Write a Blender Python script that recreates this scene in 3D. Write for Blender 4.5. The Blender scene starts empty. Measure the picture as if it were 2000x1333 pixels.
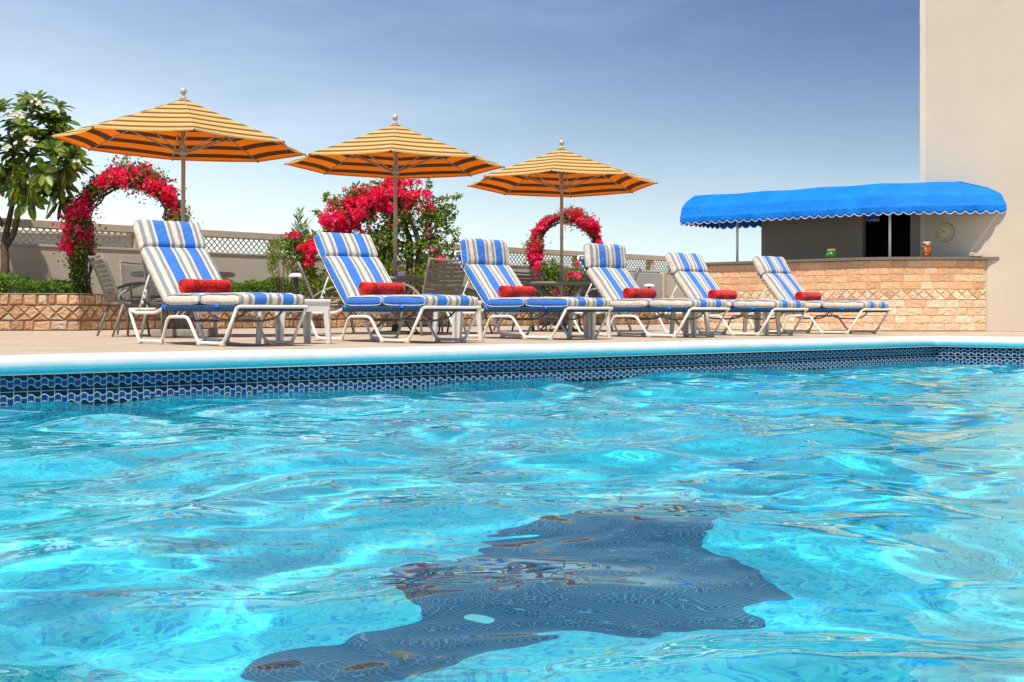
import bpy, math, random
import numpy as np
from mathutils import Vector, Matrix

# ------------------------------------------------------------------ camera, sky, sun, exposure
SC = bpy.context.scene
CAM_H = 0.25          # eye height above the deck (deck is z = 0)
F = 2550.0            # focal length in photograph pixels (2000 px wide)
HZ = 614.0            # horizon row
cam = bpy.data.cameras.new("camera")
cam.sensor_width = 36.0
cam.lens = F / 2000.0 * 36.0
cam.shift_y = -(666.5 - HZ) / 2000.0
cam.clip_start = 0.05
cam.clip_end = 3000
co = bpy.data.objects.new("camera", cam)
co.location = (0, 0, CAM_H)
co.rotation_euler = (math.radians(90), 0, 0)
SC.collection.objects.link(co)
SC.camera = co

SUN_E = math.radians(63)
sun_h = Vector((0.28, 0.96, 0)).normalized()          # the way the light travels over the ground
travel = Vector((sun_h.x * math.cos(SUN_E), sun_h.y * math.cos(SUN_E), -math.sin(SUN_E)))
sl = bpy.data.lights.new("sun", 'SUN')
sl.energy = 4.2
sl.angle = math.radians(0.9)
sl.color = (1.0, 0.93, 0.82)
so = bpy.data.objects.new("sun", sl)
so.rotation_euler = travel.to_track_quat('-Z', 'Y').to_euler()
so.location = (0, -10, 20)
SC.collection.objects.link(so)
try:
    sl.cycles.is_caustics_light = True
except Exception as e:
    print("caustics flag", e)

W = bpy.data.worlds.new("World")
SC.world = W
W.use_nodes = True
wn = W.node_tree
bg = wn.nodes["Background"]
sky = wn.nodes.new("ShaderNodeTexSky")
sky.sky_type = 'NISHITA'
sky.sun_disc = False
sky.sun_elevation = SUN_E
sky.sun_rotation = math.atan2(-sun_h.x, -sun_h.y)
sky.air_density = 1.15
sky.dust_density = 0.8
sky.ozone_density = 2.2
# thin cirrus drifting through the sky, laid out by direction
tc = wn.nodes.new("ShaderNodeTexCoord")
mp = wn.nodes.new("ShaderNodeMapping")
mp.inputs['Rotation'].default_value = (0.0, 0.35, 0.0)
mp.inputs['Scale'].default_value = (1.6, 1.6, 7.0)
ns = wn.nodes.new("ShaderNodeTexNoise")
ns.inputs['Scale'].default_value = 1.6
ns.inputs['Detail'].default_value = 7
ns.inputs['Roughness'].default_value = 0.55
cr = wn.nodes.new("ShaderNodeValToRGB")
cr.color_ramp.elements[0].position = 0.48
cr.color_ramp.elements[0].color = (0, 0, 0, 1)
cr.color_ramp.elements[1].position = 0.85
cr.color_ramp.elements[1].color = (0.55, 0.55, 0.55, 1)
mx = wn.nodes.new("ShaderNodeMix")
mx.data_type = 'RGBA'
wn.links.new(tc.outputs['Generated'], mp.inputs['Vector'])
wn.links.new(mp.outputs['Vector'], ns.inputs['Vector'])
wn.links.new(ns.outputs['Fac'], cr.inputs['Fac'])
wn.links.new(cr.outputs['Color'], mx.inputs['Factor'])
wn.links.new(sky.outputs['Color'], mx.inputs['A'])
mx.inputs['B'].default_value = (7.0, 8.0, 9.0, 1)


def wmath(op, a, b=0.0, c=0.0):
    nd = wn.nodes.new("ShaderNodeMath")
    nd.operation = op
    for i_, v_ in enumerate((a, b, c)):
        if isinstance(v_, bpy.types.NodeSocket):
            wn.links.new(v_, nd.inputs[i_])
        else:
            nd.inputs[i_].default_value = v_
    return nd.outputs[0]


def wmix(f, a, b, blend='MIX'):
    nd = wn.nodes.new("ShaderNodeMix")
    nd.data_type = 'RGBA'
    nd.blend_type = blend
    for k_, v_ in (('Factor', f), ('A', a), ('B', b)):
        if isinstance(v_, bpy.types.NodeSocket):
            wn.links.new(v_, nd.inputs[k_])
        else:
            nd.inputs[k_].default_value = v_
    return nd.outputs['Result']


# the clear sky is deeper towards the right (east), paler over the city on the left, with sea haze along the horizon
sx = wn.nodes.new("ShaderNodeSeparateXYZ")
wn.links.new(tc.outputs['Generated'], sx.inputs[0])
el = wmath('MAXIMUM', sx.outputs[2], 0.0)
az = wn.nodes.new("ShaderNodeMapRange")
az.interpolation_type = 'SMOOTHSTEP'
wn.links.new(sx.outputs[0], az.inputs['Value'])
az.inputs['From Min'].default_value = -0.50
az.inputs['From Max'].default_value = 0.42
tint = wmix(az.outputs[0], (0.62, 0.64, 0.80, 1), (0.19, 0.225, 0.39, 1))
fade = wmath('SUBTRACT', 1.0, wmath('POWER', 2.718, wmath('MULTIPLY', el, -9.0)))
col1 = wmix(fade, mx.outputs['Result'], wmix(1.0, mx.outputs['Result'], tint, 'MULTIPLY'))
hz = wmath('POWER', 2.718, wmath('MULTIPLY', el, wmath('ADD', wmath('MULTIPLY', az.outputs[0], -10.0), -7.5)))
hcol = wmix(az.outputs[0], (8.8, 9.8, 9.4, 1), (5.6, 7.6, 8.5, 1))
col2 = wmix(wmath('MULTIPLY', hz, 0.96), col1, hcol)
wn.links.new(col2, bg.inputs['Color'])
bg.inputs['Strength'].default_value = 0.12

SC.view_settings.view_transform = 'Standard'
SC.view_settings.look = 'None'
SC.view_settings.gamma = 1
SC.view_settings.exposure = 0.42
cy = SC.cycles
cy.max_bounces = 10
cy.diffuse_bounces = 3
cy.glossy_bounces = 4
cy.transmission_bounces = 8
cy.caustics_refractive = True
cy.caustics_reflective = False
cy.sample_clamp_indirect = 6
cy.blur_glossy = 0.3
cy.use_denoising = True
try:
    cy.denoiser = 'OPENIMAGEDENOISE'
except Exception:
    pass

# ------------------------------------------------------------------ site frame
V0 = 2850.0
UL = math.hypot(V0, F)
U = Vector((V0 / UL, F / UL, 0))       # along the pool edge
Vd = Vector((-F / UL, V0 / UL, 0))     # away from the pool
ROT = math.atan2(U.y, U.x)             # local x -> U, local y -> Vd


def sd(s, d, z=0.0):
    p = U * s + Vd * d
    return Vector((p.x, p.y, z))


def at(px, Y, z=0.0):
    """point seen in column px of the photograph at distance Y"""
    return Vector(((px - 1000.0) / F * Y, Y, z))


EDGE = 7.60          # pool wall, distance along Vd
CORN = 13.05         # pool corner, distance along U
WATER = -0.274
DEPTH = 1.25

# ------------------------------------------------------------------ material helpers
MATS = {}


class NT:
    def __init__(s, name):
        s.m = bpy.data.materials.new(name)
        s.m.use_nodes = True
        s.t = s.m.node_tree
        s.t.nodes.clear()
        s.out = s.t.nodes.new("ShaderNodeOutputMaterial")
        MATS[name] = s.m

    def n(s, typ, **kw):
        nd = s.t.nodes.new(typ)
        for k, v in kw.items():
            setattr(nd, k, v)
        return nd

    def l(s, a, b):
        s.t.links.new(a, b)

    def put(s, sock, v):
        if isinstance(v, (bpy.types.NodeSocket,)):
            s.l(v, sock)
        elif isinstance(v, (tuple, list)) and sock.type == 'RGBA' and len(v) == 3:
            sock.default_value = (*v, 1)
        else:
            sock.default_value = v

    def math(s, op, a, b=0.0, c=0.0, clamp=False):
        nd = s.n("ShaderNodeMath", operation=op)
        nd.use_clamp = clamp
        s.put(nd.inputs[0], a)
        s.put(nd.inputs[1], b)
        s.put(nd.inputs[2], c)
        return nd.outputs[0]

    def mix(s, f, a, b, blend='MIX'):
        nd = s.n("ShaderNodeMix", data_type='RGBA', blend_type=blend)
        s.put(nd.inputs['Factor'], f)
        s.put(nd.inputs['A'], a)
        s.put(nd.inputs['B'], b)
        return nd.outputs['Result']

    def noise(s, vec=None, scale=5, detail=4, rough=0.55, dist=0.0):
        nd = s.n("ShaderNodeTexNoise")
        if vec is not None:
            s.l(vec, nd.inputs['Vector'])
        nd.inputs['Scale'].default_value = scale
        nd.inputs['Detail'].default_value = detail
        nd.inputs['Roughness'].default_value = rough
        nd.inputs['Distortion'].default_value = dist
        return nd.outputs['Fac']

    def ramp(s, f, stops, interp='LINEAR'):
        nd = s.n("ShaderNodeValToRGB")
        r = nd.color_ramp
        r.interpolation = interp
        while len(r.elements) < len(stops):
            r.elements.new(0.5)
        for e, (p, c) in zip(r.elements, stops):
            e.position = p
            e.color = (*c, 1) if len(c) == 3 else c
        s.put(nd.inputs['Fac'], f)
        return nd.outputs['Color']

    def coord(s, which='Object'):
        return s.n("ShaderNodeTexCoord").outputs[which]

    def sep(s, v):
        nd = s.n("ShaderNodeSeparateXYZ")
        s.l(v, nd.inputs[0])
        return nd.outputs

    def bump(s, h, strength=0.3, dist=0.01):
        nd = s.n("ShaderNodeBump")
        nd.inputs['Strength'].default_value = strength
        nd.inputs['Distance'].default_value = dist
        s.l(h, nd.inputs['Height'])
        return nd.outputs['Normal']

    def princ(s, col, rough=0.6, spec=0.4, metal=0.0, normal=None, **kw):
        p = s.n("ShaderNodeBsdfPrincipled")
        s.put(p.inputs['Base Color'], col)
        s.put(p.inputs['Roughness'], rough)
        p.inputs['Metallic'].default_value = metal
        p.inputs['Specular IOR Level'].default_value = spec
        for k, v in kw.items():
            s.put(p.inputs[k], v)
        if normal is not None:
            s.l(normal, p.inputs['Normal'])
        return p.outputs[0]

    def done(s, sh):
        s.l(sh, s.out.inputs['Surface'])
        return s.m


def simple(name, col, rough=0.5, spec=0.4, metal=0.0, var=0.12, scale=12, bump=0.1, bscale=60):
    t = NT(name)
    o = t.coord('Object')
    n1 = t.noise(o, scale, 5)
    dark = tuple(c * (1 - var) for c in col)
    lite = tuple(min(1, c * (1 + var)) for c in col)
    c = t.ramp(n1, [(0.3, dark), (0.7, lite)])
    nb = t.noise(o, bscale, 3)
    return t.done(t.princ(c, rough, spec, metal, t.bump(nb, bump, 0.003)))


CREAM = (0.80, 0.71, 0.54)
GREY = (0.27, 0.30, 0.37)
BLUE = (0.006, 0.185, 0.70)

# white powder coat, resin, greys
simple("white_tube", (0.80, 0.78, 0.70), 0.3, 0.5, var=0.04)
simple("foot_plastic", (0.66, 0.60, 0.45), 0.5)
simple("resin", (0.83, 0.80, 0.75), 0.45, 0.4, var=0.03, bump=0.15, bscale=120)
simple("grey_tube", (0.215, 0.21, 0.19), 0.45, 0.5, var=0.08)
simple("grey_strap", (0.17, 0.16, 0.14), 0.6, 0.3, var=0.1, bump=0.2, bscale=300)
simple("blue_strap", (0.008, 0.05, 0.125), 0.5, 0.3, var=0.15)
simple("table_grey", (0.17, 0.175, 0.165), 0.5, 0.4, var=0.1)
simple("pole_metal", (0.42, 0.37, 0.30), 0.4, 0.5, var=0.1)
simple("finial_white", (0.52, 0.46, 0.38), 0.4, 0.5, var=0.12, scale=30)
simple("concrete", (0.30, 0.27, 0.22), 0.85, 0.2, var=0.15)
simple("dark_iron", (0.05, 0.05, 0.045), 0.6, 0.3)
simple("white_plain", (0.80, 0.80, 0.78), 0.5, 0.4, var=0.03)
simple("blue_ribbon", BLUE, 0.7, 0.2, var=0.1)
simple("piping_white", (0.75, 0.73, 0.68), 0.7, 0.2, var=0.05)
simple("piping_grey", GREY, 0.7, 0.2, var=0.05)
simple("soil", (0.06, 0.045, 0.03), 0.95, 0.1, var=0.3)
simple("bark", (0.10, 0.07, 0.05), 0.9, 0.15, var=0.35, scale=20, bump=0.6, bscale=40)
simple("dead_twig", (0.16, 0.10, 0.06), 0.9, 0.15, var=0.3)
simple("countertop", (0.17, 0.145, 0.12), 0.45, 0.4, var=0.15, scale=30)
simple("room_wall", (0.30, 0.265, 0.215), 0.85, 0.2, var=0.05)
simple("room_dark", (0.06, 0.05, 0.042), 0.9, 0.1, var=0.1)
simple("cork", (0.42, 0.27, 0.15), 0.85, 0.2, var=0.25, scale=60)
simple("clock_black", (0.13, 0.10, 0.06), 0.5, 0.3)
simple("clock_face", (0.64, 0.55, 0.32), 0.5, 0.4, var=0.04)
simple("clock_rim", (0.45, 0.41, 0.28), 0.35, 0.5, var=0.05)
simple("fence_paint", (0.60, 0.51, 0.38), 0.75, 0.25, var=0.08, scale=4)
simple("lattice_paint", (0.66, 0.58, 0.44), 0.75, 0.25, var=0.1)
simple("neighbour_wall", (0.50, 0.47, 0.42), 0.85, 0.2, var=0.08)
simple("pale_metal", (0.55, 0.60, 0.58), 0.5, 0.4, var=0.06)


def fabric(name, side=None):
    t = NT(name)
    o = t.coord('Object')
    x, y, z = t.sep(o)
    W2 = 0.60
    if side is None:
        u = t.math('ADD', t.math('DIVIDE', x, W2), 0.5)
        st = [(0.0, GREY), (0.06, CREAM), (0.135, GREY), (0.19, CREAM), (0.225, BLUE), (0.405, CREAM), (0.435, GREY),
              (0.488, CREAM), (0.565, GREY), (0.618, CREAM), (0.65, BLUE), (0.815, CREAM), (0.85, GREY), (0.90, CREAM),
              (0.955, GREY)]
        col = t.ramp(u, st, 'CONSTANT')
    elif side == 'blue':
        col = t.ramp(t.noise(o, 6, 3), [(0.3, tuple(c * 0.9 for c in BLUE)), (0.7, BLUE)])
    else:
        col = t.ramp(t.noise(o, 6, 3), [(0.3, tuple(c * 0.93 for c in CREAM)), (0.7, CREAM)])
    dirt = t.noise(o, 9, 5)
    col = t.mix(t.math('MULTIPLY', dirt, 0.16), col, (0.45, 0.42, 0.36))
    wv = t.n("ShaderNodeTexWave")
    t.l(o, wv.inputs['Vector'])
    wv.inputs['Scale'].default_value = 120
    wr = t.noise(o, 14, 3, 0.5, 0.6)
    h = t.math('ADD', t.math('MULTIPLY', wv.outputs['Fac'], 0.06), wr)
    return t.done(t.princ(col, 0.85, 0.15, 0, t.bump(h, 0.8, 0.018), **{'Sheen Weight': 0.15}))


fabric("stripe_fabric")
fabric("side_cream", 'cream')
fabric("side_blue", 'blue')


def towel_mat(name, a, b):
    t = NT(name)
    o = t.coord('Object')
    n1 = t.noise(o, 18, 5)
    n2 = t.noise(o, 260, 2)
    col = t.ramp(n1, [(0.3, a), (0.7, b)])
    return t.done(t.princ(col, 0.95, 0.05, 0, t.bump(n2, 0.9, 0.004), **{'Sheen Weight': 0.25}))


towel_mat("towel_red", (0.52, 0.008, 0.006), (0.66, 0.016, 0.010))
towel_mat("towel_dark_red", (0.24, 0.003, 0.004), (0.30, 0.005, 0.006))


def col_attr_mat(name, rough=0.5, spec=0.3, transl=0.0, bump=0.0, bscale=50, mult=1.0, noise_mix=0.0):
    t = NT(name)
    a = t.n("ShaderNodeAttribute", attribute_name="Col")
    o = t.coord('Object')
    c = a.outputs['Color']
    if noise_mix:
        f = t.noise(o, 22, 6, 0.65)
        c = t.mix(1.0, c, t.ramp(f, [(0.25, (1 - noise_mix,) * 3), (0.75, (1 + noise_mix * 0.6,) * 3)]), 'MULTIPLY')
    nm = t.bump(t.noise(o, bscale, 5, 0.65), bump, 0.012) if bump else None
    p = t.princ(c, rough, spec, 0, nm)
    if transl:
        tr = t.n("ShaderNodeBsdfTranslucent")
        t.l(t.mix(1.0, c, (1.25, 1.15, 0.7), 'MULTIPLY'), tr.inputs['Color'])
        ms = t.n("ShaderNodeMixShader")
        ms.inputs[0].default_value = transl
        t.l(p, ms.inputs[1])
        t.l(tr.outputs[0], ms.inputs[2])
        p = ms.outputs[0]
    return t.done(p)


col_attr_mat("leaf", 0.45, 0.35, 0.45)
col_attr_mat("glossy_leaf", 0.38, 0.35, 0.35)
col_attr_mat("petal", 0.6, 0.2, 0.5)
col_attr_mat("stone", 0.85, 0.2, 0, 0.5, 38, noise_mix=0.26)


def deck_mat():
    t = NT("deck_stone")
    o = t.coord('Object')
    br = t.n("ShaderNodeTexBrick")
    t.l(o, br.inputs['Vector'])
    br.inputs['Scale'].default_value = 1.0
    br.inputs['Brick Width'].default_value = 1.2
    br.inputs['Row Height'].default_value = 0.15
    br.inputs['Mortar Size'].default_value = 0.006
    br.inputs['Color1'].default_value = (0.56, 0.46, 0.345, 1)
    br.inputs['Color2'].default_value = (0.48, 0.39, 0.295, 1)
    br.inputs['Mortar'].default_value = (0.17, 0.13, 0.10, 1)
    mpp = t.n("ShaderNodeMapping")
    mpp.inputs['Scale'].default_value = (0.8, 6, 1)
    t.l(o, mpp.inputs['Vector'])
    n1 = t.noise(mpp.outputs[0], 3, 6, 0.6)
    col = t.mix(0.75, br.outputs['Color'], t.ramp(n1, [(0.25, (0.62, 0.60, 0.58)), (0.75, (1.25, 1.22, 1.2))]), 'MULTIPLY')
    n2 = t.noise(o, 60, 4)
    return t.done(t.princ(col, 0.8, 0.25, 0, t.bump(n2, 0.3, 0.004)))


deck_mat()


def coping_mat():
    t = NT("coping_white_cyan")
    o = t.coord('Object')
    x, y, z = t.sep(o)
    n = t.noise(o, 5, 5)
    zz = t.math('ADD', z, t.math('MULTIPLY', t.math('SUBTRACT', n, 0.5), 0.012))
    f = t.math('DIVIDE', t.math('ADD', zz, 0.064), 0.020, clamp=True)  # white above, blending to cyan lower down the face
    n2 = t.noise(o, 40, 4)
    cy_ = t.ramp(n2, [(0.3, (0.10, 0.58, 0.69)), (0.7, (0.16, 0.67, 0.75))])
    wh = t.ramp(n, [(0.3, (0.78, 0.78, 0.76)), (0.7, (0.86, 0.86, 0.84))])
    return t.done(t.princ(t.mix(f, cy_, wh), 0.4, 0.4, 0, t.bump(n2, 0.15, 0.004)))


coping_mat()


def wave_tile_mat():
    t = NT("wave_tile")
    uv = t.n("ShaderNodeUVMap").outputs[0]
    u, v, _ = t.sep(uv)
    fu = t.math('FRACT', u)
    fv = t.math('FRACT', v)
    sn = t.math('MULTIPLY', t.math('SINE', t.math('MULTIPLY', fu, 2 * math.pi)), 0.10)
    c1 = t.math('ADD', sn, 0.70)
    c2 = t.math('ADD', sn, 0.30)
    lw = 0.036
    l1 = t.math('LESS_THAN', t.math('ABSOLUTE', t.math('SUBTRACT', fv, c1)), lw)
    l2 = t.math('LESS_THAN', t.math('ABSOLUTE', t.math('SUBTRACT', fv, c2)), lw)
    band = t.math('MULTIPLY', t.math('LESS_THAN', fv, c1), t.math('GREATER_THAN', fv, c2))
    mid = t.math('MULTIPLY', band, t.math('LESS_THAN', t.math('ABSOLUTE', t.math('SUBTRACT', fu, 0.52)), 0.03))
    g1 = t.math('GREATER_THAN', t.math('ABSOLUTE', t.math('SUBTRACT', fu, 0.5)), 0.472)
    g2 = t.math('GREATER_THAN', t.math('ABSOLUTE', t.math('SUBTRACT', fv, 0.5)), 0.478)
    line = t.math('MAXIMUM', t.math('MAXIMUM', l1, l2), t.math('MAXIMUM', mid, t.math('MAXIMUM', g1, g2)))
    wn_ = t.n("ShaderNodeTexWhiteNoise", noise_dimensions='2D')
    fl = t.n("ShaderNodeVectorMath", operation='FLOOR')
    t.l(uv, fl.inputs[0])
    t.l(fl.outputs[0], wn_.inputs['Vector'])
    r = wn_.outputs['Value']
    navy = t.mix(r, (0.002, 0.004, 0.030), (0.005, 0.010, 0.060))
    blue = t.mix(r, (0.008, 0.035, 0.16), (0.015, 0.06, 0.24))
    col = t.mix(band, navy, blue)
    nz = t.noise(t.coord('Object'), 25, 4)
    lc = t.ramp(nz, [(0.3, (0.34, 0.44, 0.40)), (0.7, (0.52, 0.64, 0.60))])
    col = t.mix(line, col, lc)
    rough = t.math('ADD', t.math('MULTIPLY', line, 0.45), 0.18)
    return t.done(t.princ(col, rough, 0.3))


wave_tile_mat()


def mosaic(name, cols, grout, size=0.0165):
    t = NT(name)
    o = t.coord('Object')
    sc = t.n("ShaderNodeVectorMath", operation='SCALE')
    t.l(o, sc.inputs[0])
    sc.inputs['Scale'].default_value = 1 / size
    # triplanar-ish: the wall uses x and z, the floor x and y: sum the two so one formula serves both
    fr = t.n("ShaderNodeVectorMath", operation='FRACTION')
    t.l(sc.outputs[0], fr.inputs[0])
    fl = t.n("ShaderNodeVectorMath", operation='FLOOR')
    t.l(sc.outputs[0], fl.inputs[0])
    fx, fy, fz = t.sep(fr.outputs[0])
    gx = t.math('GREATER_THAN', t.math('ABSOLUTE', t.math('SUBTRACT', fx, 0.5)), 0.455)
    gy = t.math('GREATER_THAN', t.math('ABSOLUTE', t.math('SUBTRACT', fy, 0.5)), 0.455)
    g = t.math('MAXIMUM', gx, gy)
    w = t.n("ShaderNodeTexWhiteNoise", noise_dimensions='2D')
    t.l(fl.outputs[0], w.inputs['Vector'])
    k = len(cols)
    col = t.ramp(w.outputs['Value'], [(i / k, c) for i, c in enumerate(cols)], 'CONSTANT')
    return t.done(t.princ(t.mix(g, col, grout), 0.4, 0.3))


mosaic("pool_mosaic", [(0.055, 0.70, 0.90), (0.08, 0.76, 0.92), (0.038, 0.57, 0.86), (0.06, 0.72, 0.90), (0.14, 0.82, 0.93), (0.028, 0.45, 0.81)],
       (0.16, 0.78, 0.90))
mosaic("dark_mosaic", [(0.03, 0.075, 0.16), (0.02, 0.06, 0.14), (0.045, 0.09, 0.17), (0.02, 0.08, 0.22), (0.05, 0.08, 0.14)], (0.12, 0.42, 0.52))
simple("dot_tile", (0.30, 0.80, 0.82), 0.4, var=0.02)


def water_mat():
    t = NT("pool_water")
    o = t.coord('Object')
    g = t.n("ShaderNodeBsdfGlass")
    g.inputs['IOR'].default_value = 1.333
    g.inputs['Roughness'].default_value = 0.0
    g.inputs['Color'].default_value = (0.76, 0.99, 0.99, 1)
    n1 = t.noise(o, 3.6, 1, 0.35, 0.9)
    n2 = t.noise(o, 9.0, 0, 0.4, 0.6)
    h = t.math('ADD', n1, t.math('MULTIPLY', n2, 0.10))
    t.l(t.bump(h, 1.0, 0.012), g.inputs['Normal'])
    return t.done(g.outputs[0])


water_mat()


def canopy_mat(name, cA, cB, mixf, thr, both=None):
    t = NT(name)
    o = t.coord('Object')
    x, y, z = t.sep(o)
    k = t.math('FRACT', t.math('ADD', t.math('MULTIPLY', z, 6.6 / 0.50), 0.42))
    st = t.math('GREATER_THAN', k, thr)
    n = t.noise(o, 6, 4)
    c0 = t.mix(n, tuple(q * 0.92 for q in cA), cA)
    top = t.mix(st, c0, cB)
    d = t.princ(top, 0.85, 0.1)
    tr = t.n("ShaderNodeBsdfTranslucent")
    t.put(tr.inputs['Color'], both if both else top)
    ms = t.n("ShaderNodeMixShader")
    ms.inputs[0].default_value = mixf
    t.l(d, ms.inputs[1])
    t.l(tr.outputs[0], ms.inputs[2])
    return t.done(ms.outputs[0])


canopy_mat("umbrella_cloth", (0.80, 0.66, 0.26), (0.30, 0.14, 0.06), 0.45, 0.62, (0.95, 0.9, 0.8, 1))
canopy_mat("umbrella_underside", (0.95, 0.27, 0.02), (0.13, 0.05, 0.02), 0.72, 0.57)  # same cloth from below; glow of sun through it put into the colour


def awning_mat():
    t = NT("awning_cloth")
    o = t.coord('Object')
    n = t.noise(o, 2.5, 5, 0.6, 0.5)
    col = t.ramp(n, [(0.3, (0.0, 0.155, 0.57)), (0.7, (0.002, 0.21, 0.72))])
    n2 = t.noise(o, 9, 4, 0.6, 1.0)
    d = t.princ(col, 0.7, 0.25, 0, t.bump(n2, 0.45, 0.04))
    tr = t.n("ShaderNodeBsdfTranslucent")
    t.l(col, tr.inputs['Color'])
    ms = t.n("ShaderNodeMixShader")
    ms.inputs[0].default_value = 0.03
    t.l(d, ms.inputs[1])
    t.l(tr.outputs[0], ms.inputs[2])
    return t.done(ms.outputs[0])


awning_mat()
simple("awning_trim", (0.60, 0.60, 0.78), 0.7)


def plaster(name, col):
    t = NT(name)
    o = t.coord('Object')
    n = t.noise(o, 0.8, 6, 0.6)
    n2 = t.noise(o, 120, 3)
    c = t.ramp(n, [(0.25, tuple(k * 0.90 for k in col)), (0.75, tuple(k * 1.06 for k in col))])
    return t.done(t.princ(c, 0.85, 0.2, 0, t.bump(n2, 0.25, 0.004)))


plaster("tower_plaster", (0.62, 0.54, 0.42))
plaster("tower_plaster_sunlit", (0.78, 0.69, 0.54))  # same plaster made paler: stronger sun on the corner strip, put into the colour
plaster("boundary_plaster", (0.68, 0.59, 0.45))
plaster("pale_plaster", (0.55, 0.55, 0.48))


def glass_mat(name, col):
    t = NT(name)
    p = t.princ(col, 0.06, 0.6, 0, None, **{'Coat Weight': 0.6, 'Coat Roughness': 0.05})
    return t.done(p)


def spotted(name, cols, scale):
    t = NT(name)
    v = t.n("ShaderNodeTexVoronoi")
    t.l(t.coord('Object'), v.inputs['Vector'])
    v.inputs['Scale'].default_value = scale
    s_ = t.n("ShaderNodeSeparateColor")
    t.l(v.outputs['Color'], s_.inputs[0])
    k = len(cols)
    c = t.ramp(s_.outputs[0], [(i / k, q) for i, q in enumerate(cols)], 'CONSTANT')
    ed = t.math('MULTIPLY', v.outputs['Distance'], scale * 0.02)
    c = t.mix(t.math('MULTIPLY', v.outputs['Distance'], 1.1, clamp=True), c, (0.02, 0.01, 0.004))
    return t.done(t.princ(c, 0.12, 0.6, 0, None, **{'Coat Weight': 0.7}))


spotted("green_glass", [(0.06, 0.42, 0.01), (0.10, 0.55, 0.02), (0.03, 0.25, 0.005)], 30)
spotted("candy", [(0.75, 0.08, 0.01), (0.80, 0.35, 0.02), (0.60, 0.03, 0.01), (0.85, 0.55, 0.05)], 34)

# ------------------------------------------------------------------ mesh helpers


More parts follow.
